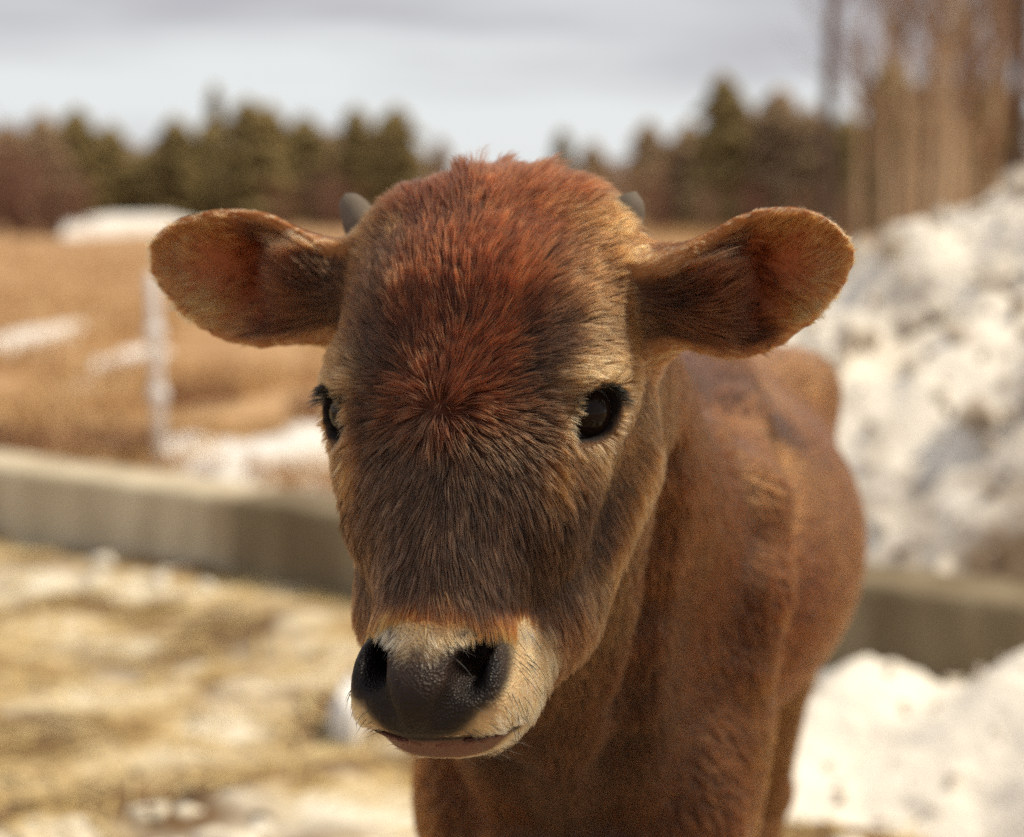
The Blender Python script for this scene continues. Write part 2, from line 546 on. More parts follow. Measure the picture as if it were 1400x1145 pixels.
def g2(x, s): return np.exp(-(x / s) ** 2)
def coat_colour(X, reg):
    """colour of the coat: a pattern fixed to the animal"""
    L = to_head(X); A = L.copy(); A[:, 0] = np.abs(L[:, 0])
    a, b, c = A.T
    n1 = fbm(X, 38, 3, 1); n2 = fbm(X, 90, 2, 5)
    aw = a + .010 * n1; cw = c + .012 * n2
    # head
    h = np.tile(np.array(TAN) * .92, (len(X), 1))
    h = mixc(h, GREY, np.clip(.62 + .5 * n1, 0, 1) * sstep(.0, -.04, c))
    front = sstep(.000, .040, b)
    h = mixc(h, BROWN, .80 * (1 - sstep(.052, .088, aw)) * sstep(.050, .0, cw) * front)
    h = mixc(h, RED, (1 - sstep(.030, .062, aw)) * sstep(-.115, -.070, cw))              # red forehead
    h = mixc(h, REDD, .55 * (1 - sstep(.012, .035, aw)) * sstep(-.125, -.080, cw) * sstep(.05, .0, cw))
    h = mixc(h, RED, sstep(.022, .042, c) * (1 - sstep(.056, .074, a)))                    # poll
    dk = g2(aw - .050, .019) * g2(cw + .066, .036) * sstep(.0, .03, b)                     # dark patches above the eyes
    h = mixc(h, DARK, np.clip(dk * 1.05, 0, .85))
    br = (1 - sstep(.046, .070, aw)) * sstep(-.085, -.120, cw) * sstep(-.206, -.190, c) * sstep(.02, .05, b)   # dark bridge
    h = mixc(h, (.130, .084, .057), .88 * br)
    ck = g2(aw - .070, .018) * g2(cw + .146, .026) * sstep(-.01, .03, b)                    # dark cheek patch
    h = mixc(h, DARK, np.clip(1.1 * ck, 0, .95))
    ck = g2(aw - .056, .020) * g2(cw + .175, .022) * sstep(.02, .05, b)
    h = mixc(h, DARK, np.clip(.95 * ck, 0, .9))
    inner = g2(a - .059, .008) * g2(c + .120, .018) * sstep(.03, .05, b)                    # warm streak under the eye's inner corner
    h = mixc(h, (.52, .30, .14), .65 * inner)
    ke = np.sqrt(((A - EYE) ** 2).sum(1))
    h = mixc(h, (.47, .32, .19), .55 * g2(ke - .029, .007) * sstep(.02, .035, b))
    brow = g2(ke - .030, .008) * sstep(-.088, -.062, c)
    h = mixc(h, (.58, .41, .24), .5 * brow)
    # dark jaw underside and throat
    h = mixc(h, BROWN, .75 * sstep(-.190, -.225, cw) * (1 - sstep(.070, .095, b)))
    # light muzzle
    mz = sstep(-.203, -.215, c + .006 * n2 + .008 * n1 - .05 * np.clip(a - .03, 0, 1)) * sstep(.062, .084, b + .010 * n1)
    ob = g2(c + .2040 + .006 * n2 + .008 * n1, .010) * sstep(.070, .10, b) * (1 - .7 * sstep(.035, .055, a))
    h = mixc(h, ORANGE, .75 * ob)
    h = mixc(h, CREAM, mz)
    h = mixc(h, (.78, .58, .36), np.clip(.25 + .55 * n2, 0, .7) * mz)
    top = (1 - sstep(.020, .036, a + .004 * n2)) * sstep(-.203, -.212, c + .005 * n2) * sstep(.098, .115, b)          # greyer hair above the pad
    h = mixc(h, (.40, .30, .19), .80 * top)
    h = mixc(h, (.06, .045, .04), .85 * (1 - sstep(.003, .011, nostril_d(A))))
    h = mixc(h, (.35, .22, .15), .6 * (1 - sstep(-.2685, -.263, c)) * sstep(.09, .11, b))
    # ears
    e_col = np.tile(np.array(TAN), (len(X), 1))
    for e in EARS:
        q = ear_local(X, e)
        mine = (L[:, 0] * e['side'] > 0)
        mid, di = ear_mid(q, e)
        s = q[:, 0] / e['ln']; tt = q[:, 1]
        ins = (q[:, 2] > mid - .0005)
        w = np.tile(np.array((.62, .36, .19)), (len(X), 1))
        w = mixc(w, (.40, .19, .09), sstep(.0, .05, tt) * .55)
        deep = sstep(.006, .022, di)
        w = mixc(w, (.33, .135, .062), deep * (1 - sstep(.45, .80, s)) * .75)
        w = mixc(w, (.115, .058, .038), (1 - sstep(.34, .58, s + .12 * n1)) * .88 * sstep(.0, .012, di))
        w = mixc(w, (.76, .46, .22), sstep(.0, -.03, tt) * sstep(.35, .6, s) * np.clip(.75 + .6 * n1, 0, 1))
        w = mixc(w, (.68, .42, .22), (1 - sstep(.004, .010, di)) * .75)
        o = np.tile(np.array((.42, .20, .085)), (len(X), 1))
        w = np.where(ins[:, None], w, o)
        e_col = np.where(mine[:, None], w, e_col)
    # neck, body and legs
    q = (X - SH0) @ RB.T
    t_ = np.tile(np.array(BODY), (len(X), 1))
    nb = fbm(X, 9, 3, 11)
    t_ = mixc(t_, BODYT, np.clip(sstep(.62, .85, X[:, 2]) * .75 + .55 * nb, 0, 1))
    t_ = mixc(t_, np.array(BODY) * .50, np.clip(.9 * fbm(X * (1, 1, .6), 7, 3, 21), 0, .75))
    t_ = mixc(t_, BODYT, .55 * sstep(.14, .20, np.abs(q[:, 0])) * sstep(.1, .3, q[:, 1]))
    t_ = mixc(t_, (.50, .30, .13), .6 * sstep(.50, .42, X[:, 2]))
    nk = np.tile(np.array((.205, .100, .048)), (len(X), 1))
    t_ = mixc(t_, (.50, .29, .13), .8 * sstep(.05, -.03, X[:, 0]) * sstep(.08, -.06, q[:, 1]) * sstep(.62, .52, X[:, 2]) * np.clip(.6 + .8 * nb, 0, 1))
    t_ = mixc(t_, np.array(DARK) * 1.3, .75 * g2(q[:, 0] - .02, .045) * sstep(.06, -.08, q[:, 1]) * sstep(.72, .60, X[:, 2]))
    nk = mixc(nk, GREY, np.clip(.85 * g2(L[:, 1] + .05, .09) + .3 * n1, 0, .85))
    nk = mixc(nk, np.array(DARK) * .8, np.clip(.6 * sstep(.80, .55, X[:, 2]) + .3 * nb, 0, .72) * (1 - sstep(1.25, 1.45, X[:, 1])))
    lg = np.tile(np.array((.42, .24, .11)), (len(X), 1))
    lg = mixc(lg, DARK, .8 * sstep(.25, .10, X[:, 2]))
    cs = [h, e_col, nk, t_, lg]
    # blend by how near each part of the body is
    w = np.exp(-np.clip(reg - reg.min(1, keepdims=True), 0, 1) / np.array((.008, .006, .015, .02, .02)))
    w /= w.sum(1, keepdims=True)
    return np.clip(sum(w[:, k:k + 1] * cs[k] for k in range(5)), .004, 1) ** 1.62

# ------------------------------------------------------------------ the body mesh
_r = regions(BV)
_A = to_head(BV); _A[:, 0] = np.abs(_A[:, 0])
_hd = (_r.argmin(1) == HEAD)
skin = coat_colour(BV, _r) * .75
rough = np.full(len(BV), .8)
pad = pad_mask(_A) * _hd
speck = .5 + .5 * fbm(BV, 260, 2, 3)
skin = mixc(skin, (.0140, .0085, .0063), pad)
skin = mixc(skin, np.array((.050, .030, .021)), pad * np.clip(sstep(-.248, -.228, _A[:, 2]) * (.35 + .5 * speck), 0, 1))
rough = rough + (.46 - rough) * pad
ek = eye_k(_A)
lid = (1 - sstep(1.04, 1.24, ek)) * _hd
skin = mixc(skin, (.012, .0075, .006), lid); rough = rough + (.75 - rough) * lid
inn = (1 - sstep(-.0012, .0008, nostril_d(_A))) * _hd
skin = mixc(skin, (.006, .004, .004), inn)
lp = lip_mask(_A) * _hd
skin = mixc(skin, (.150, .066, .048), lp); rough = rough + (.33 - rough) * lp
cre = g2(_A[:, 2] + .2685, .0018) * sstep(.08, .10, _A[:, 1]) * _hd
skin = mixc(skin, (.012, .007, .006), np.clip(cre * 1.2, 0, 1))
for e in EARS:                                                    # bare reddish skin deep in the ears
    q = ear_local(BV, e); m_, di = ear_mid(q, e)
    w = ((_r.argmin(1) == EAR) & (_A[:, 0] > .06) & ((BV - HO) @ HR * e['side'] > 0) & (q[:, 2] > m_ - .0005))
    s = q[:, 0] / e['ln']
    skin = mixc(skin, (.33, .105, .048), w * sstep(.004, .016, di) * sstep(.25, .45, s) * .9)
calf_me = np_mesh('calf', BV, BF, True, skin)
ga = calf_me.attributes.new('gloss', 'FLOAT', 'POINT'); ga.data.foreach_set('value', rough.astype(np.float32))
calf = link('calf', calf_me, skin_mat)
tag(calf, 'red-brown calf with small horn buds and a cream muzzle facing the viewer', 'calf')

# ------------------------------------------------------------------ eyes, lashes, horns
eye_mat, t, b = mat_new('eye')
an = attr_node(t, 'tint'); t.links.new(an.outputs['Color'], b.inputs['Base Color'])
b.inputs['Roughness'].default_value = .06; b.inputs['Specular IOR Level'].default_value = .13
def ball(n_u, n_v):
    V, F = [], []
    for j in range(n_v + 1):
        th = math.pi * j / n_v
        for i in range(n_u):
            ph = 2 * math.pi * i / n_u
            V.append((math.sin(th) * math.cos(ph), math.sin(th) * math.sin(ph), math.cos(th)))
    for j in range(n_v):
        for i in range(n_u):
            F.append((j * n_u + i, (j + 1) * n_u + i, (j + 1) * n_u + (i + 1) % n_u, j * n_u + (i + 1) % n_u))
    return np.array(V), np.array(F)
def side_axes(s):
    """eye frame (long, short, out) in world axes for one side"""
    M = EYE_M * np.array((s, 1, 1))
    return M @ HB
for s in (-1, 1):
    V, F = ball(40, 30)
    V[:, 2] = np.where(V[:, 2] > .85, V[:, 2] + (V[:, 2] - .85) * .35, V[:, 2])      # cornea
    ang = np.arccos(np.clip(ball(40, 30)[0][:, 2], -1, 1))
    col = np.tile(np.array((.010, .006, .004)), (len(V), 1))
    col = mixc(col, (.014, .008, .005), sstep(.45, .62, ang))
    col = mixc(col, (.30, .28, .28), sstep(.92, .98, ang))
    W = from_head(EYE * np.array((s, 1, 1))) + (V * EYE_R) @ side_axes(s)
    link('eye', np_mesh('eye', W, F, True, col), eye_mat, calf)

horn_mat, t, b = mat_new('horn')
nz = t.nodes.new('ShaderNodeTexNoise'); nz.inputs['Scale'].default_value = 160; nz.inputs['Detail'].default_value = 4
rp = t.nodes.new('ShaderNodeValToRGB')
rp.color_ramp.elements[0].position = .35; rp.color_ramp.elements[0].color = (.085, .068, .050, 1)
rp.color_ramp.elements[1].position = .70; rp.color_ramp.elements[1].color = (.24, .20, .155, 1)
t.links.new(nz.outputs['Fac'], rp.inputs[0]); t.links.new(rp.outputs[0], b.inputs['Base Color'])
b.inputs['Roughness'].default_value = .75; b.inputs['Specular IOR Level'].default_value = .2
HORNS = {-1: ((.080, -.024, .012), (.106, -.030, .056)), 1: ((.074, -.020, .006), (.090, -.022, .050))}
for s in (-1, 1):
    p0, p1 = [from_head(np.array(v) * np.array((s, 1, 1))) for v in HORNS[s]]
    ax = p1 - p0; ln = np.linalg.norm(ax); ax /= ln
    u = np.cross(ax, FW); u /= np.linalg.norm(u); v = np.cross(ax, u)
    V, F = [], []
    NR, NT = 12, 20
    for j in range(NR + 1):
        q = j / NR
        r = .0150 * (1 - .28 * q) * math.sqrt(max(0, 1 - q ** 5)) if j < NR else .0004
        r *= 1 + .03 * math.sin(q * 26)
        for i in range(NT):
            f = 2 * math.pi * i / NT
            V.append(p0 + ax * ln * q + (u * math.cos(f) + v * math.sin(f)) * r)
    for j in range(NR):
        for i in range(NT):
            F.append((j * NT + i, j * NT + (i + 1) % NT, (j + 1) * NT + (i + 1) % NT, (j + 1) * NT + i))
    link('horn', np_mesh('horn', np.array(V), np.array(F)), horn_mat, calf)

hoof_mat, t, b = mat_new('hoof'); b.inputs['Base Color'].default_value = (.035, .028, .024, 1); b.inputs['Roughness'].default_value = .5
for rear in (0, 1):
    for s in (-1, 1):
        p_, r_ = leg_chain(s, rear); c0 = p_[-1].copy()
        for cl in (-1, 1):                                        # two claws
            V, F = [], []
            for j, (z, k) in enumerate(((.062, .60), (.045, .85), (.015, 1.0), (.0, 1.03), (.0, .02))):
                for i in range(14):
                    f = 2 * math.pi * i / 14
                    fw = .030 * k * (1.25 if math.sin(f) > 0 else .8)
                    lx = cl * .0125 + .0135 * k * math.cos(f); ly = -fw * math.sin(f) - (.062 - z) * .28
                    V.append(np.array((c0[0], c0[1], z)) + lx * RB[0] + ly * RB[1])
            for j in range(4):
                for i in range(14):
                    F.append((j * 14 + i, (j + 1) * 14 + i, (j + 1) * 14 + (i + 1) % 14, j * 14 + (i + 1) % 14))
            link('hoof', np_mesh('hoof', np.array(V), np.array(F)), hoof_mat, calf)

# ------------------------------------------------------------------ hair
def hair_object(name, pts, rad, col, parent, mat=hair_mat):
    """pts (n, k, 3), rad (n, k), col (n, k, 3)"""
    n, k = pts.shape[:2]
    hc = bpy.data.hair_curves.new(name)
    hc.add_curves([k] * n)
    hc.attributes['position'].data.foreach_set('vector', np.ascontiguousarray(pts, dtype=np.float32).ravel())
    a = hc.attributes.get('radius') or hc.attributes.new('radius', 'FLOAT', 'POINT')
    a.data.foreach_set('value', np.ascontiguousarray(rad, dtype=np.float32).ravel())
    c4 = np.ones((n, k, 4), dtype=np.float32); c4[..., :3] = np.clip(col, .002, .95)
    a = hc.attributes.new('tint', 'FLOAT_COLOR', 'POINT')
    a.data.foreach_set('color', c4.ravel())
    o = link(name, hc, mat, parent)
    return tag(o, kind='stuff')
def unit(v): return v / (np.linalg.norm(v, axis=1, keepdims=True) + 1e-12)

# roots spread over the mesh, denser where the photograph is near and sharp
_T = np.concatenate([BF[:, [0, 1, 2]], BF[:, [0, 2, 3]]])
_ta = np.linalg.norm(np.cross(BV[_T[:, 1]] - BV[_T[:, 0]], BV[_T[:, 2]] - BV[_T[:, 0]]), axis=1) * .5
_tc = BV[_T].mean(1); _tn = unit(BN[_T].sum(1))
_treg = _r[_T[:, 0]].argmin(1)
_facing = (( _tn * unit(CAM - _tc)).sum(1) > -.30)
dens = np.array((1.0, 1.0, .42, .17, .05))[_treg] * np.where(_facing, 1, .22)
_tL = to_head(_tc)
dens = dens * np.where(_treg == EAR, 1.0, 1.0)
NH = 540000
pr = dens * _ta; pr /= pr.sum()
ti = rng.choice(len(_T), NH, p=pr)
u1, u2 = rng.random(NH), rng.random(NH); sw = u1 + u2 > 1; u1[sw] = 1 - u1[sw]; u2[sw] = 1 - u2[sw]
tri = _T[ti]
root = BV[tri[:, 0]] + u1[:, None] * (BV[tri[:, 1]] - BV[tri[:, 0]]) + u2[:, None] * (BV[tri[:, 2]] - BV[tri[:, 0]])
nor = unit(BN[tri[:, 0]] * (1 - u1 - u2)[:, None] + BN[tri[:, 1]] * u1[:, None] + BN[tri[:, 2]] * u2[:, None])
reg = regions(root); kind = reg.argmin(1)
L = to_head(root); A = L.copy(); A[:, 0] = np.abs(L[:, 0]); sg = np.sign(L[:, 0])
a, b, c = A.T
hd = kind == HEAD
ke = eye_k(A); nd = nostril_d(A)
keep = np.ones(NH, bool)
keep &= ~(hd & (ke < 1.10))
keep &= ~(hd & (nd < .0025))
keep &= ~(hd & (rng.random(NH) < pad_mask(A) * 1.15 * np.maximum(sstep(-.222, -.238, c + .004 * rng.standard_normal(NH)), 1 - sstep(.001, .006, nd))))
keep &= ~(hd & (lip_mask(A) > .4))
keep &= ~(cone(A, (.074, -.026, .010), (.100, -.028, .058), .023, .023) < 0)
keep &= ~(hd & (np.abs(c + .2685) < .0018) & (b > .085))
for e in EARS:
    q = ear_local(root, e); m_, di = ear_mid(q, e); s = q[:, 0] / e['ln']
    bare = (kind == EAR) & (L[:, 0] * e['side'] > 0) & (q[:, 2] > m_ - .0005) & (di > .010)
    spot = np.clip(np.exp(-((s - .62) / .13) ** 2 - ((q[:, 1] - .004) / .010) ** 2) + np.exp(-((s - .50) / .10) ** 2 - ((q[:, 1] + .021) / .011) ** 2) + .6 * np.exp(-((s - .47) / .06) ** 2 - ((q[:, 1] + .002) / .016) ** 2), 0, 1)
    keep &= ~(bare & (rng.random(NH) < .93 * spot))
root, nor, reg, kind, L, A, sg = [v[keep] for v in (root, nor, reg, kind, L, A, sg)]
a, b, c = A.T; NH = len(root); hd = kind == HEAD; ke = eye_k(A); nd = nostril_d(A)

# which way the hair lies (head axes, then world)
WH = np.array((0, .086, -.084))
d = L - WH + .012 * np.stack([vnoise(L, 60, 5), vnoise(L, 60, 6), vnoise(L, 60, 7)], 1)
dist = np.linalg.norm(d, axis=1)
D = unit(d)
up_ = sstep(-.080, -.030, c)
D[:, 0] += sg * .55 * sstep(.0, .045, c) * np.clip(a / .04, 0, 1.4)             # parted on the poll
D[:, 2] += .5 * sstep(.0, .05, c)
low = sstep(-.100, -.150, c)
D[:, 2] -= .8 * low; D[:, 0] += sg * .15 * low
side = sstep(.045, .0, b)
D[:, 1] -= .5 * side; D[:, 2] -= .55 * side * sstep(-.02, -.08, c)
mzz = sstep(-.204, -.216, c) * sstep(.06, .09, b)
D[:, 0] += sg * .9 * mzz; D[:, 1] -= .9 * mzz * sstep(.02, .04, a); D[:, 2] += .45 * mzz
ev = L - EYE * np.stack([sg, np.ones(NH), np.ones(NH)], 1)
ed = np.linalg.norm(ev, axis=1)
D += unit(ev) * (1.2 * np.exp(-((ed - .02) / .012) ** 2))[:, None]
Dh = unit(D) @ HB
rear = RB[1]
q = (root - SH0) @ RB.T
De = np.zeros((NH, 3))
for e in EARS:
    w = ear_local(root, e); m_, di = ear_mid(w, e); s = w[:, 0] / e['ln']; v = w[:, 1]
    fan = np.clip(v / .035, -1.2, 1.2) * sstep(.1, .6, s) * (.25 + .75 * sstep(.004, .010, di))
    inside = w[:, 2] > m_ - .0005
    x = np.where(inside, 1.0, 1.0)[:, None] * e['ex'] + (fan * .9)[:, None] * e['ey'] + (np.where(inside, .15, 0))[:, None] * e['n']
    wave = .8 * np.sin(s * 9 + v * 90)
    x = x + (wave * inside * .6)[:, None] * e['ey']
    De = np.where((L[:, 0] * e['side'] > 0)[:, None], x, De)
Dn = np.tile(unit((bo(0, 0, .50) - NECK_A)[None])[0], (NH, 1)) + np.array((0, 0, -.5))
Dt = np.tile(rear * .8 + np.array((0, 0, -.55)), (NH, 1))
Dl = np.tile(np.array((0, 0, -1.0)) + rear * .2, (NH, 1))
Dall = [Dh, unit(De), unit(Dn), unit(Dt), unit(Dl)]
w = np.exp(-np.clip(reg - reg.min(1, keepdims=True), 0, 1) / np.array((.010, .006, .02, .03, .03))); w /= w.sum(1, keepdims=True)
D = sum(w[:, k:k + 1] * Dall[k] for k in range(5))
# lengths
ln_h = np.full(NH, .0165)
ln_h += .003 * sstep(-.08, 0, c)
ln_h += .007 * sstep(.020, .048, c) * (1 - sstep(.050, .068, a))
ln_h += .002 * sstep(-.11, -.15, c) * sstep(.03, .06, b)
ln_h += .006 * (1 - sstep(-.01, .03, b)) * sstep(-.05, -.13, c)
ln_h *= 1 - .52 * mzz
ln_h *= 1 - .45 * pad_mask(A)
ln_h *= 1 - .55 * np.exp(-((ed - .021) / .010) ** 2)
ln_h *= .35 + .65 * sstep(.002, .014, nd)
ln_e = np.full(NH, .011)
for e in EARS:
    w_ = ear_local(root, e); m_, di = ear_mid(w_, e); s = w_[:, 0] / e['ln']
    mine = (L[:, 0] * e['side'] > 0) & (w_[:, 2] > m_ - .0005)
    ln_e = np.where((L[:, 0] * e['side'] > 0) & (di < .007), .0045, ln_e)
    mine &= di > .007
    ln_e = np.where(mine, .015 + .018 * (1 - sstep(.15, .55, s)), ln_e)
ln_h += .022 * sstep(.036, .056, c) * (1 - sstep(.022, .036, a + .010 * vnoise(L, 70, 9))) * sstep(-.1, .5, vnoise(L, 120, 12))
lens = np.stack([ln_h, ln_e, np.full(NH, .023), np.full(NH, .016), np.full(NH, .012)], 1)
ln = (w * lens).sum(1) * rng.uniform(.65, 1.2, NH)
lift = (w * np.array((.30, .30, .42, .30, .25))).sum(1)
lift = lift - hd * .10 * sstep(-.10, -.14, c) * sstep(.02, .05, b)
lift = lift + hd * (.35 * sstep(.018, .048, c) * (1 - sstep(.05, .07, a)) + .3 * g2(dist, .02))
# lie in the skin, waver a little, clump
nv = np.stack([fbm(root, 130, 2, 31), fbm(root, 130, 2, 37), fbm(root, 130, 2, 41)], 1)
nw = np.stack([vnoise(root, 34, 51), vnoise(root, 34, 57), vnoise(root, 34, 61)], 1)
D = unit(D) + .24 * nv + .22 * nw + .08 * rng.standard_normal((NH, 3))
T = unit(D - nor * (D * nor).sum(1, keepdims=True))
K = 5
ts = np.linspace(0, 1, K)
pts = np.empty((NH, K, 3)); pts[:, 0] = root - nor * .0008
p = pts[:, 0].copy()
for k in range(1, K):
    tm = (ts[k] + ts[k - 1]) / 2
    dr = unit(T + nor * (lift * (1.25 - 1.35 * tm))[:, None] + np.array((0, 0, -.10)) * tm + .05 * rng.standard_normal((NH, 3)))
    p = p + dr * (ln / (K - 1))[:, None]
    pts[:, k] = p
from mathutils.kdtree import KDTree
ng = NH // 11
kd = KDTree(ng)
for i in range(ng):
    kd.insert(root[i], i)
kd.balance()
gidx = np.fromiter((kd.find(r_)[1] for r_ in root), dtype=np.int64, count=NH)
gd = np.linalg.norm(root - root[gidx], axis=1)
cw = np.where(gd < .012, .62, 0) * rng.uniform(.55, 1.0, NH)
for k in range(1, K):
    f = (cw * ts[k] ** .9)[:, None]
    pts[:, k] += f * (pts[gidx, k] - pts[:, k])
base = coat_colour(root, reg)
gv = rng.normal(0, .34, ng)[gidx] * np.where(kind >= NECK, .55, 1) if ng else 0
streak = vnoise(np.stack([L[:, 0] * 330, L[:, 1] * 120, L[:, 2] * 45], 1), 1.0, 77) * hd * .55
base = base * np.exp(gv + streak + rng.normal(0, .24, NH))[:, None]
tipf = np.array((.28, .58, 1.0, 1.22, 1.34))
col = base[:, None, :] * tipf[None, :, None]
r0 = (w * np.array((.00019, .00019, .00036, .00058, .0008))).sum(1) * rng.uniform(.8, 1.2, NH)
r0 = r0 * (1 - .25 * mzz * hd)
rad = r0[:, None] * np.array((1.0, .95, .8, .55, .15))[None]
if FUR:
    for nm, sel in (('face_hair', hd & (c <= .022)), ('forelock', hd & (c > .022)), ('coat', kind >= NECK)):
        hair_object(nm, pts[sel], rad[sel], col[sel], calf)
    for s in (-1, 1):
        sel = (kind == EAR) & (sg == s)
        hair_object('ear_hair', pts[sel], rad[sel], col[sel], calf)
    # whiskers on the muzzle
    sel = np.where(hd & (mzz > .6) & (a > .012))[0]
    sel = rng.choice(sel, 130, replace=False)
    n = len(sel); q = np.empty((n, 5, 3))
    dw = unit(T[sel] + nor[sel] * .55 + .2 * rng.standard_normal((n, 3)))
    lw = rng.uniform(.005, .016, n) * np.where(sg[sel] < 0, .6, 1.0)
    for k in range(5):
        q[:, k] = root[sel] + dw * (lw * ts[k])[:, None] + T[sel] * (.25 * lw * ts[k] ** 2)[:, None] + np.array((0, 0, -.003)) * ts[k] ** 2
    hair_object('whisker', q, np.tile(np.array((.00022, .0002, .00017, .0001, .00003)), (n, 1)), np.full((n, 5, 3), .010), calf)
    # lashes along the upper lids
    for s in (-1, 1):
        ax = side_axes(s); ctr = from_head(EYE * np.array((s, 1, 1)))
        n = 700
        up_sign = 1 if (ax[1] @ UP) > 0 else -1
        f = rng.uniform(0, 2 * math.pi, n)
        lo = (np.cos(f) * .0185)[:, None] * ax[0] + (np.sin(f) * .0140 * up_sign)[:, None] * ax[1]
        ok_ = (unit(lo) @ UP) > rng.uniform(.25, .7, n); lo = lo[ok_]; n = len(lo)
        rt = ctr + lo + ax[2] * .0150
        dr = unit(ax[2] * 1.0 + unit(lo) * .70 + rng.normal(0, .15, (n, 3)) + UP * .1)
        ll = rng.uniform(.007, .012, n)
        q = np.empty((n, 5, 3))
        for k in range(5):
            q[:, k] = rt + dr * (ll * ts[k])[:, None] + (-UP * .45 + ax[2] * .1) * (ll * ts[k] ** 2)[:, None]
        hair_object('eyelash', q, np.tile(np.array((.0003, .00028, .00024, .00016, .00004)), (n, 1)), np.full((n, 5, 3), .008), calf)
print('calf done', round(_t.time() - _t0, 1), 's', NH)
# ------------------------------------------------------------------ setting: materials
def noise_mat(name, stops, scale=5.0, detail=6, rough=.9, coord='Object', bump=0.0, bscale=60, stretch=None, second=None, bdist=.02):
    """colour ramp over noise, optional second noise mixed in: (colour, scale, low, high)"""
    m, t, b = mat_new(name)
    tc = t.nodes.new('ShaderNodeTexCoord')
    src = tc.outputs[coord]
    if stretch:
        mp = t.nodes.new('ShaderNodeMapping'); mp.inputs['Scale'].default_value = stretch
        t.links.new(src, mp.inputs[0]); src = mp.outputs[0]
    n = t.nodes.new('ShaderNodeTexNoise'); n.inputs['Scale'].default_value = scale; n.inputs['Detail'].default_value = detail
    n.inputs['Roughness'].default_value = .6
    t.links.new(src, n.inputs['Vector'])
    r = t.nodes.new('ShaderNodeValToRGB')
    el = r.color_ramp.elements
    while len(el) < len(stops): el.new(.5)
    for e, (p_, c_) in zip(el, stops):
        e.position = p_; e.color = (*c_, 1)
    t.links.new(n.outputs['Fac'], r.inputs[0])
    cout = r.outputs[0]
    for sec in (second or []):
        n2 = t.nodes.new('ShaderNodeTexNoise'); n2.inputs['Scale'].default_value = sec[1]; n2.inputs['Detail'].default_value = 4
        t.links.new(src, n2.inputs['Vector'])
        mr = t.nodes.new('ShaderNodeMapRange'); mr.inputs[1].default_value = sec[2]; mr.inputs[2].default_value = sec[3]
        t.links.new(n2.outputs['Fac'], mr.inputs[0])
        mx = t.nodes.new('ShaderNodeMixRGB'); mx.inputs[2].default_value = (*sec[0], 1)
        t.links.new(mr.outputs[0], mx.inputs[0]); t.links.new(cout, mx.inputs[1]); cout = mx.outputs[0]
    t.links.new(cout, b.inputs['Base Color'])
    b.inputs['Roughness'].default_value = rough
    b.inputs['Specular IOR Level'].default_value = .2
    if bump:
        n3 = t.nodes.new('ShaderNodeTexNoise'); n3.inputs['Scale'].default_value = bscale; n3.inputs['Detail'].default_value = 5
        t.links.new(src, n3.inputs['Vector'])
        bp = t.nodes.new('ShaderNodeBump'); bp.inputs['Strength'].default_value = bump; bp.inputs['Distance'].default_value = bdist
        t.links.new(n3.outputs['Fac'], bp.inputs['Height']); t.links.new(bp.outputs[0], b.inputs['Normal'])
    return m
field_mat = noise_mat('dry_field', [(.30, (.24, .125, .058)), (.50, (.47, .285, .140)), (.72, (.62, .44, .25))], 1.1, 8, bump=.6, bscale=9,
                      second=[((.34, .18, .085), .35, .50, .68)])
yard_mat = noise_mat('trodden_straw', [(.30, (.09, .050, .022)), (.43, (.26, .155, .065)), (.49, (.56, .42, .215)), (.56, (.70, .59, .39)), (.66, (.82, .76, .62))],
                     2.6, 6, bump=.8, bscale=40, second=[((.84, .79, .66), 1.5, .50, .62), ((.16, .095, .043), 2.1, .47, .58)])
wall_mat = noise_mat('old_concrete', [(.30, (.40, .34, .235)), (.50, (.58, .50, .355)), (.70, (.70, .62, .46))], 6, 8, bump=.5, bscale=45,
                     stretch=(1, 1, .25), second=[((.28, .21, .13), 2.2, .55, .72)])
dark_wall_mat = noise_mat('dark_concrete', [(.30, (.13, .098, .058)), (.50, (.20, .155, .095)), (.70, (.30, .25, .165))], 5, 8, bump=.5, bscale=45, stretch=(1, 1, .25))  # darker, browner concrete for the right-hand half of the wall
snow_mat = noise_mat('old_snow', [(.30, (.66, .62, .55)), (.50, (.80, .78, .74)), (.70, (.84, .83, .81))], 3, 6, rough=.7, bump=.5, bscale=14)
dirty_snow_mat = None
straw_mat = noise_mat('straw', [(.3, (.38, .25, .09)), (.5, (.62, .46, .20)), (.7, (.76, .64, .38))], 4, 3)
grass_mat = noise_mat('dry_grass', [(.3, (.38, .21, .095)), (.5, (.58, .38, .18)), (.7, (.72, .54, .31))], 1.5, 4)
weed_mat = noise_mat('brown_weeds', [(.3, (.17, .085, .05)), (.6, (.34, .18, .095))], 2, 4)
needle_mat = noise_mat('conifer_needles', [(.3, (.19, .142, .058)), (.5, (.275, .205, .085)), (.7, (.35, .265, .115))], .6, 4)
needle_dull_mat = noise_mat('dull_needles', [(.3, (.26, .185, .105)), (.6, (.40, .28, .165))], .6, 4)
bark_mat = noise_mat('bark', [(.3, (.075, .050, .038)), (.6, (.16, .115, .085))], 3, 5, stretch=(1, 1, .2))
pale_bark_mat = noise_mat('pale_bark', [(.3, (.58, .43, .26)), (.6, (.76, .60, .40))], 3, 5, stretch=(1, 1, .2))
twig_mat = noise_mat('twigs', [(.3, (.20, .130, .085)), (.6, (.32, .215, .145))], 1, 4)
rust_twig_mat = noise_mat('rust_twigs', [(.3, (.15, .075, .055)), (.6, (.26, .145, .10))], 1, 4)

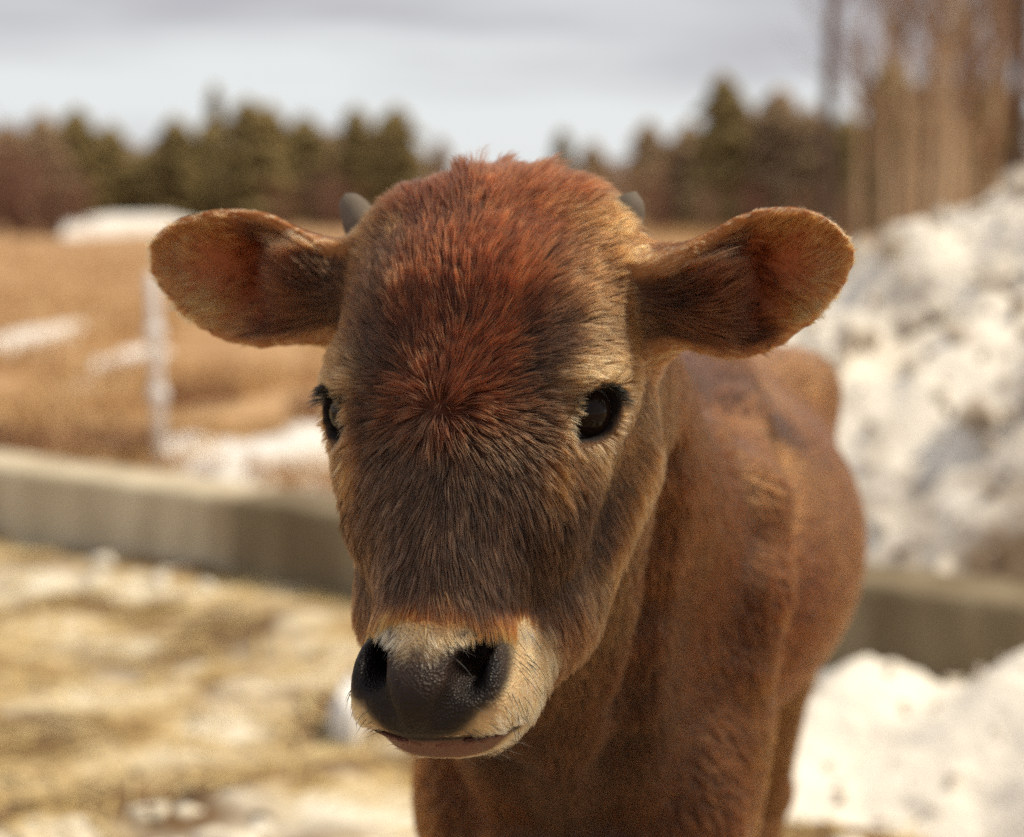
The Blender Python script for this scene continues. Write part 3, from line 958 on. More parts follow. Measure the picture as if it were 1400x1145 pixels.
# ------------------------------------------------------------------ ground
def grid_mesh(name, xs, ys, zf, smooth=True):
    X, Y = np.meshgrid(xs, ys, indexing='ij')
    p = np.stack([X.ravel(), Y.ravel(), np.zeros(X.size)], 1)
    p[:, 2] = zf(p)
    nx, ny = len(xs), len(ys)
    i, j = np.meshgrid(np.arange(nx - 1), np.arange(ny - 1), indexing='ij')
    a_ = (i * ny + j).ravel()
    F = np.stack([a_, a_ + ny, a_ + ny + 1, a_ + 1], 1)
    return np_mesh(name, p, F, smooth)
gx = np.concatenate([-np.geomspace(1500, 12, 22), np.linspace(-11, 11, 90), np.geomspace(12, 1500, 22)])
gy = np.concatenate([np.linspace(-30, 3, 12), np.linspace(3.4, 30, 110), np.geomspace(31, 2500, 30)])
ground = link('ground', grid_mesh('ground', gx, gy, lambda p: -.03 + .035 * fbm(p * (1, 1, 0), .9, 3, 5) * sstep(60, 25, np.abs(p[:, 1]))), field_mat)
tag(ground, kind='structure')

# wall line: base at two picture points
W0, W1 = G(0, 737), G(470, 820)
wd = (W1 - W0); wd[2] = 0; wd /= np.linalg.norm(wd)
wn_ = np.array((-wd[1], wd[0], 0))                     # away from the camera
if wn_[1] < 0: wn_ = -wn_
def wp(p, q, z=0): return W0 + wd * p + wn_ * q + np.array((0, 0, z))
WALL_H = .225; WALL_T = .23
PW0, PW1 = -3.5, 5.5
yx = np.linspace(-4.0, 4.0, 200); yy = np.linspace(-.5, 7.5, 200)
def yard_z(p):
    q = (p - W0) @ wn_
    z = .022 * fbm(p * (1, 1, 0), 5, 4, 9) + .014 * fbm(p * (1, 1, 0), 1.7, 2, 19) + .012
    return np.where(q > .08, -.12, z)
yard = link('yard', grid_mesh('yard', yx, yy, yard_z), yard_mat)
tag(yard, kind='structure')

# concrete wall: cast lengths with a chamfered, worn top
def wall_piece(p0, p1):
    n = max(2, int((p1 - p0) / .06))
    prof = [(0, -.06), (-.004, .04), (.002, WALL_H - .012), (.012, WALL_H), (WALL_T - .012, WALL_H + .002), (WALL_T, WALL_H - .012), (WALL_T, -.06)]
    V, F = [], []
    k = len(prof)
    for i in range(n + 1):
        p_ = p0 + (p1 - p0) * i / n
        for (q, z) in prof:
            V.append(wp(p_, q, z))
    V = np.array(V)
    V += (.004 * np.stack([fbm(V, 9, 3, 3), fbm(V, 9, 3, 7), fbm(V, 9, 3, 13)], 1))
    for i in range(n):
        for j in range(k - 1):
            F.append((i * k + j, (i + 1) * k + j, (i + 1) * k + j + 1, i * k + j + 1))
    me = np_mesh('wall_section', V, np.array(F), False)
    bm = bmesh.new(); bm.from_mesh(me)
    bmesh.ops.holes_fill(bm, edges=[e for e in bm.edges if e.is_boundary])
    bmesh.ops.recalc_face_normals(bm, faces=bm.faces)
    bm.to_mesh(me); bm.free()
    return me
wall = bpy.data.objects.new('concrete_wall', None); COL.objects.link(wall); wall.location = wp(0, WALL_T / 2)
tag(wall, 'low weathered concrete wall running behind the calf between yard and field', 'wall')
bpy.context.view_layer.update()
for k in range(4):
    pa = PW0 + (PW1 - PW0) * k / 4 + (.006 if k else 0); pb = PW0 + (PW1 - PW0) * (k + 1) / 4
    o = link('wall_section', wall_piece(pa, pb), dark_wall_mat if k >= 2 else wall_mat, wall)
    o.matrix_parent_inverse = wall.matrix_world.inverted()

# ------------------------------------------------------------------ snow
def heightfield(name, p0, p1, q0, q1, step, hf, mat, floor=-.05):
    """closed lump on the ground in wall axes: h(p, q) above zero is kept"""
    ps = np.arange(p0, p1 + step, step); qs = np.arange(q0, q1 + step, step)
    Pp, Qq = np.meshgrid(ps, qs, indexing='ij')
    pos = W0 + Pp.ravel()[:, None] * wd + Qq.ravel()[:, None] * wn_
    h = hf(Pp.ravel(), Qq.ravel(), pos)
    V = pos.copy(); V[:, 2] = np.maximum(h, floor)
    nx, ny = len(ps), len(qs)
    i, j = np.meshgrid(np.arange(nx - 1), np.arange(ny - 1), indexing='ij')
    a_ = (i * ny + j).ravel()
    F = np.stack([a_, a_ + ny, a_ + ny + 1, a_ + 1], 1)
    F = F[(h[F] > floor).any(1)]
    used = np.unique(F); mp_ = np.full(len(V), -1); mp_[used] = np.arange(len(used))
    V = V[used]; F = mp_[F]
    # rough, overhanging lumps
    V = V + .35 * step * np.stack([fbm(V, 6, 3, 2), fbm(V, 6, 3, 4), fbm(V, 6, 3, 8)], 1)
    return link(name, np_mesh(name, V, F), mat)
def wall_pq(pt):
    q = np.asarray(pt) - W0
    return q @ wd, q @ wn_
# pile behind the wall: crest traced from the photograph at its own distance
def ray_to_q(x, y, q):
    r = FW + RT * (x - 700) / FPX + UP * (572 - y) / FPX
    s = ((W0 - CAM) @ wn_ + q) / (r @ wn_)
    return CAM + r * s
CREST_Q = 2.1
cr = []
for (x, y) in ((960, 640), (1010, 520), (1060, 430), (1110, 370), (1165, 332), (1215, 326), (1265, 322), (1310, 296), (1350, 268), (1400, 238), (1480, 205), (1600, 180), (1800, 170), (2100, 300), (2300, 620)):
    w_ = ray_to_q(x, y, CREST_Q); cr.append((wall_pq(w_)[0], w_[2]))
cr = np.array(cr)
def pile_h(p_, q_, pos):
    Hc = np.interp(p_, cr[:, 0], cr[:, 1], left=-.3, right=-.3) - .05
    t_ = (q_ - .20) / (CREST_Q - .20)
    f_ = np.where(t_ < 1, np.clip(t_, -.2, 1) ** 1.0 if False else np.sign(t_) * np.abs(np.clip(t_, -.2, 1)) ** .8, 1 - .55 * np.maximum(t_ - 1, 0) ** 1.3)
    n_ = .11 * fbm(pos, 2.6, 4, 3) + .08 * np.abs(fbm(pos, 7, 3, 9))
    return Hc * f_ + n_ * sstep(0, .25, t_) * (1 - .7 * g2(t_ - 1, .2)) + .05 * (t_ > 0)
m, t, b = mat_new('ploughed_snow')
tc = t.nodes.new('ShaderNodeTexCoord')
def tnoise(scale, detail=5, rough=.6):
    n = t.nodes.new('ShaderNodeTexNoise'); n.inputs['Scale'].default_value = scale; n.inputs['Detail'].default_value = detail
    n.inputs['Roughness'].default_value = rough
    t.links.new(tc.outputs['Object'], n.inputs['Vector']); return n
n1 = tnoise(1.7); n2 = tnoise(7.0); n3 = tnoise(18)
an = attr_node(t, 'dirt')
ad = t.nodes.new('ShaderNodeMath'); ad.operation = 'ADD'; t.links.new(n2.outputs['Fac'], ad.inputs[0]); t.links.new(an.outputs['Fac'], ad.inputs[1])
mr = t.nodes.new('ShaderNodeMapRange'); mr.inputs[1].default_value = .54; mr.inputs[2].default_value = .95; t.links.new(ad.outputs[0], mr.inputs[0])
mx = t.nodes.new('ShaderNodeMixRGB'); mx.inputs[1].default_value = (.85, .80, .70, 1); mx.inputs[2].default_value = (.22, .15, .09, 1)
t.links.new(mr.outputs[0], mx.inputs[0]); t.links.new(mx.outputs[0], b.inputs['Base Color'])
b.inputs['Roughness'].default_value = .75; b.inputs['Specular IOR Level'].default_value = .2
bp = t.nodes.new('ShaderNodeBump'); bp.inputs['Strength'].default_value = .6; bp.inputs['Distance'].default_value = .03
t.links.new(n3.outputs['Fac'], bp.inputs['Height']); t.links.new(bp.outputs[0], b.inputs['Normal'])
plough_mat = m
def add_dirt(o, fn):
    me = o.data; V = np.empty(len(me.vertices) * 3, dtype=np.float32); me.vertices.foreach_get('co', V); V = V.reshape(-1, 3).astype(float)
    a_ = me.attributes.new('dirt', 'FLOAT', 'POINT'); a_.data.foreach_set('value', fn(V).astype(np.float32))
pile = heightfield('snow_pile', cr[0, 0] - .2, cr[-1, 0] + .2, .17, 5.0, .045, pile_h, plough_mat)
def pile_dirt(V):
    p_, q_ = (V - W0) @ wd, (V - W0) @ wn_
    X_ = 700 + FPX * (V[:, 0]) / V[:, 1]
    d_ = .04 + .22 * sstep(1300, 1430, X_) * sstep(1.0, .55, V[:, 2]) + .16 * g2(V[:, 2] - .20, .13) * sstep(1170, 1260, X_)
    return d_ + .03 + .24 * fbm(V, 2.0, 3, 6) + .05 * fbm(V, 9, 2, 16)
add_dirt(pile, pile_dirt)
tag(pile, 'tall ploughed heap of dirty snow behind the concrete wall', 'snow heap')
# heap in front of the wall
ht = []
for (x, y) in ((1085, 1010), (1110, 960), (1140, 915), (1180, 903), (1220, 918), (1265, 945), (1310, 938), (1350, 915), (1400, 893), (1480, 885), (1600, 900), (1720, 990)):
    w_ = ray_to_q(x, y, -.28); ht.append((wall_pq(w_)[0], w_[2]))
ht = np.array(ht)
def heap_h(p_, q_, pos):
    Hc = np.interp(p_, ht[:, 0], ht[:, 1], left=-.2, right=-.2)
    t_ = np.where(q_ > -.28, (q_ + .28) / .27, -(q_ + .28) / (.62 + .12 * np.sin(p_ * 9)))
    f_ = 1 - np.clip(t_, 0, 1.3) ** 1.7
    return Hc * f_ + (.035 * fbm(pos, 6, 4, 23) + .02 * np.abs(fbm(pos, 15, 2, 29))) * (.4 + .6 * np.clip(t_, 0, 1)) - .005
heap = heightfield('snow_heap', ht[0, 0] - .12, ht[-1, 0] + .2, -1.15, -.005, .022, heap_h, plough_mat)
add_dirt(heap, lambda V: -.16 + .09 * fbm(V, 3, 3, 6) + .20 * sstep(.05, .0, V[:, 2]))
tag(heap, 'low lumpy heap of snow lying in front of the concrete wall', 'snow heap')

def patch(x, y, wx, dy, h, seed, name='snow_patch', z=0.0, hp=.6):
    """snow lying on the ground around the spot seen at pixel (x, y), wx and dy its half extents in pixels"""
    c_ = G(x, y, z); l_ = G(x - wx, y, z); f_ = G(x, y - dy, z)
    rx = np.linalg.norm(l_ - c_); ry = np.linalg.norm(f_ - c_)
    n = 46
    u_ = np.linspace(-1.3, 1.3, n)
    U, Vv = np.meshgrid(u_, u_, indexing='ij'); U = U.ravel(); Vv = Vv.ravel()
    pos = np.stack([U * 2, Vv * 2, np.full(U.size, seed * 3.7)], 1)
    r2 = U ** 2 + Vv ** 2
    hh = (1 - r2) * .9 + .75 * fbm(pos, .8, 4, seed)
    Z = np.where(hh > 0, h * np.minimum(1, hh) ** hp, -.05) 
    P3 = np.stack([c_[0] + U * rx, c_[1] + Vv * ry, z - .0 + Z + .01 * h * fbm(pos, 4, 2, 3)], 1)
    i, j = np.meshgrid(np.arange(n - 1), np.arange(n - 1), indexing='ij'); a_ = (i * n + j).ravel()
    F = np.stack([a_, a_ + n, a_ + n + 1, a_ + 1], 1)
    F = F[(hh[F] > 0).any(1)]
    used = np.unique(F); mp_ = np.full(n * n, -1); mp_[used] = np.arange(len(used))
    o = link(name, np_mesh(name, P3[used], mp_[F]), snow_mat)
    return o
SNOW = [
 (48, 467, 34, 17, .09, 3, 'bright oval snow patch in the dry field at the picture edge'),
 (176, 495, 27, 15, .07, 5, 'thin snow patch in the dry grass beside the white post'),
 (108, 532, 16, 8, .03, 8, 'small faint snow patch between the weeds and the oval patch'),
 (80, 618, 14, 8, .05, 11, 'tiny snow patch on the brown weeds just behind the wall'),
 (158, 620, 24, 9, .06, 14, 'snow patch in the weeds next to the foot of the post'),
 (345, 640, 150, 26, .10, 17, 'long melting strip of snow along the back of the wall beside the calf\'s cheek'),
 (240, 632, 40, 18, .10, 20, 'small mound of snow around the foot of the white post'),
 (430, 618, 60, 16, .12, 26, 'thicker end of the snow strip against the calf\'s face'),
]
for (x, y, wx, dy, h, sd, lab) in SNOW:
    tag(patch(x, y, wx, dy, h, sd), lab, 'snow patch', 'snow patches in the dry field')
bank = patch(188, 318, 30, 3.4, .85, 31, 'snow_bank', 0, .35)
tag(bank, 'long white snow bank at the far edge of the field before the conifers', 'snow bank')
# a lump of snow standing in the yard, half hidden by the muzzle
lump = patch(484, 982, 28, 20, .085, 41, 'snow_clump', .02, .5)
tag(lump, 'small clump of snow on the straw beside the calf\'s muzzle', 'snow clump')

# broken chunks of crust lying on the heaps
def chunks(name, src, n, lo_, hi_, mat, seed):
    r_ = np.random.default_rng(seed); me = src.data
    V = np.empty(len(me.vertices) * 3, dtype=np.float32); me.vertices.foreach_get('co', V); V = V.reshape(-1, 3).astype(float)
    V = V[V[:, 2] > .01]
    c_ = V[r_.integers(0, len(V), n)] + r_.normal(0, .02, (n, 3)) * (1, 1, .2)
    bm = bmesh.new(); bmesh.ops.create_icosphere(bm, subdivisions=1, radius=1)
    v0 = np.array([v.co[:] for v in bm.verts]); f0 = np.array([[v.index for v in f.verts] for f in bm.faces]); bm.free()
    s_ = lo_ + (hi_ - lo_) * r_.random(n) ** 2.5
    W = v0[None] * (1 + .45 * r_.uniform(-1, 1, (n, len(v0), 1))) * (r_.uniform(.5, 1.2, (n, 1, 3))) * s_[:, None, None] + c_[:, None, :]
    F = f0[None] + (np.arange(n) * len(v0))[:, None, None]
    return tag(link(name, np_mesh(name, W.reshape(-1, 3), F.reshape(-1, 3), False), mat), kind='stuff')
chunk_mat = noise_mat('crust', [(.32, (.34, .26, .18)), (.45, (.62, .55, .45)), (.60, (.78, .73, .64))], 5, 5, rough=.7, bump=.4, bscale=40)
grit_mat = noise_mat('grit', [(.3, (.09, .055, .03)), (.6, (.24, .16, .10))], 9, 4)
chunks('snow_chunks', pile, 1500, .010, .060, chunk_mat, 61)
chunks('grit_crumbs', pile, 2600, .004, .020, grit_mat, 62)
chunks('snow_crumbs', heap, 200, .004, .016, chunk_mat, 63)

# ------------------------------------------------------------------ straw, grass and weeds
def blades(name, base, hgt, wid, lean, mat):
    """one bent blade of three faces per base point"""
    n = len(base)
    az = rng.uniform(0, 2 * math.pi, n); sx = np.stack([np.cos(az), np.sin(az), np.zeros(n)], 1)
    la = rng.uniform(0, 2 * math.pi, n); lv = np.stack([np.cos(la), np.sin(la), np.zeros(n)], 1) * lean[:, None]
    V = np.empty((n, 5, 3))
    up = np.array((0, 0, 1.0))
    V[:, 0] = base - sx * wid[:, None]; V[:, 1] = base + sx * wid[:, None]
    mid = base + up * (hgt * .55)[:, None] + lv * (hgt * .35)[:, None]
    V[:, 2] = mid + sx * (wid * .8)[:, None]; V[:, 3] = mid - sx * (wid * .8)[:, None]
    V[:, 4] = base + up * (hgt * (1 - .3 * lean))[:, None] + lv * hgt[:, None]
    o_ = (np.arange(n) * 5)[:, None]
    F = np.concatenate([o_ + np.array((0, 1, 2)), o_ + np.array((0, 2, 3)), o_ + np.array((3, 2, 4))])
    return tag(link(name, np_mesh(name, V.reshape(-1, 3), F, False), mat), kind='stuff')
def scatter(n, x0, x1, y0, y1):
    """ground points spread over a picture region, even in depth along the line of sight"""
    x = rng.uniform(x0, x1, n); y = rng.uniform(y0, y1, n)
    r = FW[None] + RT[None] * ((x - 700) / FPX)[:, None] + UP[None] * ((572 - y) / FPX)[:, None]
    p_ = CAM + r * (-CAM_H / r[:, 2])[:, None]
    return p_
# field grass, thinner with distance
pts_ = scatter(52000, -250, 1500, 318, 668)
q_ = (pts_ - W0) @ wn_
dn = fbm(pts_ * (1, 1, 0), .5, 3, 71)
pts_ = pts_[(q_ > .3) & (dn > -.25)]
dd = pts_[:, 1]
blades('dry_grass', pts_, rng.uniform(.05, .16, len(pts_)) * (1 + .012 * dd), rng.uniform(.003, .006, len(pts_)) * (dd / 6) ** .7, rng.uniform(.3, 1.3, len(pts_)), grass_mat)
pts_ = scatter(9000, -250, 480, 545, 650); q_ = (pts_ - W0) @ wn_
dn = fbm(pts_ * (1, 1, 0), 1.1, 3, 77)
pts_ = pts_[(q_ > .25) & (dn > -.05)]
blades('brown_weeds', pts_, rng.uniform(.06, .22, len(pts_)), rng.uniform(.003, .006, len(pts_)), rng.uniform(.2, 1.0, len(pts_)), weed_mat)
# tall pale brush between the pile and the trees
pts_ = scatter(9000, 760, 1500, 300, 330)
pts_ = pts_[fbm(pts_ * (1, 1, 0), .2, 3, 79) > -.3]
blades('tall_dry_brush', pts_, rng.uniform(.15, .6, len(pts_)) , rng.uniform(.010, .02, len(pts_)), rng.uniform(.1, .6, len(pts_)), grass_mat)
pts_ = scatter(5200, 1040, 1420, 302, 322)
blades('pale_brush', pts_, rng.uniform(.4, 1.25, len(pts_)), rng.uniform(.010, .02, len(pts_)), rng.uniform(.05, .4, len(pts_)), grass_mat)
# loose straw on the yard
n = 15000
sp = np.stack([rng.uniform(-2.6, 2.8, n), rng.uniform(1.9, 5.8, n), np.zeros(n)], 1)
keep_ = ((sp - W0) @ wn_ < -.02) & (fbm(sp, 1.6, 3, 83) > -.35)
sp = sp[keep_]; n = len(sp)
sp[:, 2] = yard_z(sp) + .004
az = rng.uniform(0, math.pi, n); dv = np.stack([np.cos(az), np.sin(az), rng.normal(0, .14, n)], 1); nvv = np.stack([-np.sin(az), np.cos(az), np.zeros(n)], 1)
ll = rng.uniform(.02, .09, n)[:, None]; ww = rng.uniform(.0012, .003, n)[:, None]
upv = np.array((0, 0, .003))
V = np.stack([sp - dv * ll - nvv * ww, sp - dv * ll + nvv * ww, sp + nvv * ww + upv, sp - nvv * ww + upv, sp + dv * ll + nvv * ww, sp + dv * ll - nvv * ww], 1)
o_ = (np.arange(n) * 6)[:, None]
F = np.concatenate([o_ + np.array((0, 3, 2, 1)), o_ + np.array((3, 5, 4, 2))])
tag(link('loose_straw', np_mesh('loose_straw', V.reshape(-1, 3), F, False), straw_mat), kind='stuff')

# slush and trodden clods lying about the yard
def lumps(name, n, smin_, smax_, mat, seed, thr):
    r_ = np.random.default_rng(seed)
    bm = bmesh.new(); bmesh.ops.create_icosphere(bm, subdivisions=1, radius=1)
    v0 = np.array([v.co[:] for v in bm.verts]); f0 = np.array([[v.index for v in f.verts] for f in bm.faces]); bm.free()
    c_ = np.stack([r_.uniform(-2.4, 2.6, n), r_.uniform(1.9, 5.6, n), np.zeros(n)], 1)
    ok = ((c_ - W0) @ wn_ < -.06) & (fbm(c_, 1.3, 3, seed) > thr)
    c_ = c_[ok]; n = len(c_); c_[:, 2] = yard_z(c_)
    s_ = r_.uniform(smin_, smax_, n) * r_.uniform(.5, 1, n)
    az = r_.uniform(0, 6.28, n); el = r_.uniform(.6, 1.6, n)
    V = v0[None] * (1 + .35 * r_.uniform(-1, 1, (n, len(v0), 1)))
    V = V * np.stack([el, 1 / el, np.full(n, .45)], 1)[:, None, :] * s_[:, None, None]
    x_ = V[..., 0] * np.cos(az)[:, None] - V[..., 1] * np.sin(az)[:, None]; y_ = V[..., 0] * np.sin(az)[:, None] + V[..., 1] * np.cos(az)[:, None]
    V = np.stack([x_, y_, V[..., 2]], -1) + c_[:, None, :]
    F = f0[None] + (np.arange(n) * len(v0))[:, None, None]
    return tag(link(name, np_mesh(name, V.reshape(-1, 3), F.reshape(-1, 3)), mat), kind='stuff')
slush_mat = noise_mat('slush', [(.3, (.66, .57, .40)), (.6, (.84, .79, .67))], 7, 4, rough=.5)
clod_mat = noise_mat('mud', [(.3, (.06, .034, .016)), (.6, (.16, .095, .045))], 9, 4, rough=.7)
lumps('slush_lumps', 1800, .015, .050, slush_mat, 91, -.05)
lumps('mud_clods', 1300, .015, .060, clod_mat, 97, .02)

# ------------------------------------------------------------------ tubes and trees
def tube_arrays(path, rad, ns=6):
    path = np.asarray(path, float); k = len(path)
    tg = np.gradient(path, axis=0); tg = tg / (np.linalg.norm(tg, axis=1, keepdims=True) + 1e-9)
    ref = np.array((0, 1.0, 0)) if abs(tg[0][1]) < .8 else np.array((1.0, 0, 0))
    V = []
    for i in range(k):
        u_ = np.cross(tg[i], ref); u_ /= np.linalg.norm(u_); v_ = np.cross(tg[i], u_)
        for j in range(ns):
            f_ = 2 * math.pi * j / ns
            V.append(path[i] + (u_ * math.cos(f_) + v_ * math.sin(f_)) * rad[i])
    F = [(i * ns + j, (i + 1) * ns + j, (i + 1) * ns + (j + 1) % ns, i * ns + (j + 1) % ns) for i in range(k - 1) for j in range(ns)]
    return np.array(V), np.array(F)
def join_arrays(parts):
    V, F, o_ = [], [], 0
    for v, f in parts:
        V.append(v); F.append(f + o_); o_ += len(v)
    return np.concatenate(V), np.concatenate(F)
def conifer_meshes(h, w, seed, shape=1.0):
    r_ = np.random.default_rng(seed)
    tv, tf = tube_arrays([(0, 0, -.2), (.02 * h * r_.normal(), 0, h * .5), (0, 0, h)], (.018 * h, .012 * h, .002 * h), 6)
    V, F = [], []
    nb = 1300
    for k in range(nb):
        z = h * (.06 + .94 * r_.random() ** 1.15)
        lim = w * (1 - z / h) ** shape * (.75 + .25 * math.sin(z * 5 / h * 6.28)) + .02 * h
        az = r_.uniform(0, 6.283); rr = lim * (r_.random() ** .5)
        c_ = np.array((math.cos(az) * rr, math.sin(az) * rr, z - .25 * rr))
        s = h * r_.uniform(.035, .075)
        o1 = np.array((math.cos(az), math.sin(az), -.35)) * s * 1.6
        o2 = np.array((-math.sin(az), math.cos(az), r_.normal() * .4)) * s * .8
        o3 = np.array((0, 0, s * .5))
        b_ = len(V)
        V += [c_ - o1 * .3 - o2, c_ - o1 * .3 + o2, c_ + o1, c_ + o3 - o1 * .2]
        F += [(b_, b_ + 2, b_ + 1, b_ + 1), ]
        F += [(b_, b_ + 3, b_ + 2, b_ + 2), (b_ + 1, b_ + 2, b_ + 3, b_ + 3)]
    F = np.array(F)[:, :3]
    return (tv, tf), (np.array(V), F)
def bare_meshes(h, seed, spread=.32, tw=1.0, r0=.012, lean=0.0, low=.25):
    r_ = np.random.default_rng(seed)
    n = 9
    pth = np.array([(lean * h * (i / n) + .012 * h * r_.normal() * i / n, .012 * h * r_.normal() * i / n, h * i / n - (.2 if i == 0 else 0)) for i in range(n + 1)])
    rad = np.array([r0 * h * (1 - .88 * i / n) for i in range(n + 1)])
    tr = tube_arrays(pth, rad, 8)
    parts = []
    nbr = int(26 * tw)
    for k in range(nbr):
        f_ = low + (1 - low) * r_.random() ** .8
        i = min(n - 1, int(f_ * n)); t_ = f_ * n - i
        p0 = pth[i] * (1 - t_) + pth[i + 1] * t_; rb = (rad[i] * (1 - t_) + rad[i + 1] * t_) * .5
        az = r_.uniform(0, 6.283); ln_ = spread * h * (1.1 - f_) * r_.uniform(.6, 1.2) + .05 * h
        el = r_.uniform(.5, 1.1)
        d_ = np.array((math.cos(az) * math.cos(el), math.sin(az) * math.cos(el), math.sin(el)))
        bp_ = [p0]
        for s_ in range(3):
            d_ = d_ + np.array((r_.normal() * .18, r_.normal() * .18, .12)); d_ /= np.linalg.norm(d_)
            bp_.append(bp_[-1] + d_ * ln_ / 3)
        parts.append(tube_arrays(bp_, (rb, rb * .7, rb * .45, rb * .12), 5))
        for q in range(7):
            j = r_.integers(0, 3); tt = r_.random(); s0 = bp_[j] * (1 - tt) + bp_[j + 1] * tt
            e_ = d_ + r_.normal(0, .55, 3); e_ /= np.linalg.norm(e_)
            l2 = ln_ * r_.uniform(.25, .5)
            parts.append(tube_arrays([s0, s0 + e_ * l2 * .5, s0 + (e_ + np.array((0, 0, .25))) * l2], (rb * .35, rb * .25, rb * .06), 3))
    return tr, join_arrays(parts)
def make_tree(name, meshes, mats, loc, rot, scale, label, cat, group):
    t_ = bpy.data.objects.new(name, None); COL.objects.link(t_)
    t_.location = loc; t_.rotation_euler = (0, 0, rot); t_.scale = scale if hasattr(scale, '__len__') else (scale,) * 3
    tag(t_, label, cat, group)
    for nm, me in zip(('trunk', 'crown'), meshes):
        o = bpy.data.objects.new(nm, me); COL.objects.link(o); o.parent = t_
    return t_
def mesh_pair(pair, mt, mc):
    a_ = np_mesh('trunk', pair[0][0], pair[0][1], True); a_.materials.append(mt)
    b_ = np_mesh('crown', pair[1][0], pair[1][1], False); b_.materials.append(mc)
    return a_, b_
CON = [mesh_pair(conifer_meshes(1.0, w, s, sh), bark_mat, mt) for w, s, sh, mt in
       ((.26, 1, .6, needle_mat), (.34, 2, .38, needle_mat), (.40, 3, .40, needle_mat), (.22, 4, .8, needle_mat), (.34, 5, .45, needle_dull_mat), (.42, 6, .35, needle_dull_mat))]
def foot(x, depth):
    return np.array(((x - 700) / FPX * depth, depth, -.03))
def height_at(y, depth):
    """height of a thing whose top is seen at picture row y"""
    k = (572 - y) / FPX
    return CAM_H + (FW[2] + UP[2] * k) / (FW[1] + UP[1] * k) * depth
def ordinal_label(items, i, text): return text
def conifer(x, ytop, depth, v, wide, label, group):
    h_ = height_at(ytop, depth) + .03
    return make_tree('conifer', CON[v], None, foot(x, depth), rng.uniform(0, 6.28), (h_ * wide, h_ * wide, h_), label, 'conifer', group)
LEFT_GROUP = 'conifers along the far edge of the field'
LEFT = [
 (18, 172, 118, 5, 1.1, 'dull conifer at the picture edge, first of the far row'), (66, 158, 120, 4, 1.0, 'second dull conifer of the far row, behind the rusty bushes'),
 (112, 150, 124, 1, .9, 'green conifer standing above the rusty bushes'), (158, 172, 126, 2, .9, 'conifer just left of the low gap in the far row'),
 (205, 205, 130, 2, 1.2, 'low conifer in the first dip of the far row'), (246, 162, 126, 1, .95, 'conifer above the white snow bank'),
 (290, 168, 128, 2, .9, 'bushy conifer beside the thin spire'), (300, 122, 134, 3, .55, 'thin spire-topped conifer rising above the far row'),
 (345, 138, 122, 1, 1.05, 'tallest broad conifer of the far row, right of the thin spire'), (372, 146, 125, 2, .8, 'conifer pressed against the tallest broad one'),
 (420, 160, 128, 2, .95, 'rounded conifer between the tallest one and the pair above the calf\'s horn'), (455, 186, 130, 5, .9, 'dull low conifer behind the calf\'s ear'),
 (490, 150, 126, 0, 1.0, 'slim conifer, one of the pair above the calf\'s horn'), (543, 148, 122, 1, 1.0, 'last tall conifer before the open sky over the calf\'s head'),
]
for (x, y, d_, v, w_, lab) in LEFT:
    conifer(x, y, d_, v, w_, lab, LEFT_GROUP)
MID = [
 (603, 192, 150, 4, .7, 'small dull conifer at the left end of the open gap above the calf\'s forelock'), (768, 180, 160, 0, .8, 'small slim conifer just right of the calf\'s forelock'),
 (808, 196, 160, 4, 1.0, 'small dull conifer over the calf\'s right-hand horn'), (884, 168, 150, 5, .8, 'dull conifer between the small ones and the dark clump'),
 (938, 170, 90, 5, .9, 'dark conifer at the near end of the clump above the far ear'), (985, 104, 84, 1, .75, 'tallest pointed conifer of the clump above the far ear'),
 (1012, 150, 86, 4, .9, 'dull conifer behind the tallest pointed one'), (1060, 126, 84, 5, .9, 'broad dark conifer beside the tall bare trunk'),
 (1100, 150, 82, 4, .9, 'dark conifer directly behind the tall bare trunk'), (1150, 160, 80, 2, .8, 'conifer between the bare trunk and the pale trunks'),
 (1210, 86, 74, 1, .8, 'tall conifer showing between the pale trunks'), (1255, 120, 72, 5, .8, 'dull conifer behind the pale trunks'), (1345, 110, 70, 2, .9, 'conifer behind the pale trunks near the picture edge'),
]
for (x, y, d_, v, w_, lab) in MID:
    conifer(x, y, d_, v, w_, lab, 'conifers beyond the snow heap')
def bare(x, ytop, depth, seed, mt, mc, label, group, name='bare_tree', **kw):
    h_ = height_at(ytop, depth)
    pr_ = bare_meshes(h_, seed, **kw)
    return make_tree(name, mesh_pair(pr_, mt, mc), None, foot(x, depth), 0, 1, label, 'tree', group)
bare(1126, -500, 60, 11, bark_mat, twig_mat, 'tall dark bare tree standing alone above the calf\'s ear', 'bare trees beyond the snow heap', spread=.26, tw=1.6, r0=.0145, low=.34)
PALE = [(1172, -420, 33, -.012, .6, 'thin pale sapling standing apart at the open side of the pale cluster'), (1250, -380, 36, .010, .6, 'thin sapling showing between the second pale tree and the slender one'), (1306, -440, 35, .004, .6, 'thin sapling close behind the thickest pale tree'), (1370, -460, 33, -.008, .7, 'thin brown tree beside the reddish one at the picture edge'),
        (1205, -400, 30, -.020, .9, 'pale bare tree leaning outward, first of the pale cluster'), (1232, -480, 32, -.010, 1.0, 'second pale bare tree of the cluster by the snow heap'),
        (1268, -520, 28, .012, .8, 'slender pale bare tree in the middle of the cluster'), (1288, -500, 27, .016, 1.25, 'thickest pale bare tree of the cluster by the snow heap'),
        (1322, -460, 31, -.006, .8, 'thin pale bare tree right behind the thickest one'), (1350, -540, 29, .006, 1.0, 'pale bare tree above the top of the snow heap'),
        (1388, -560, 26, .004, 1.3, 'reddish bare tree at the picture edge above the snow heap'), (1440, -520, 28, 0, 1.0, 'pale bare tree just past the edge of the heap')]
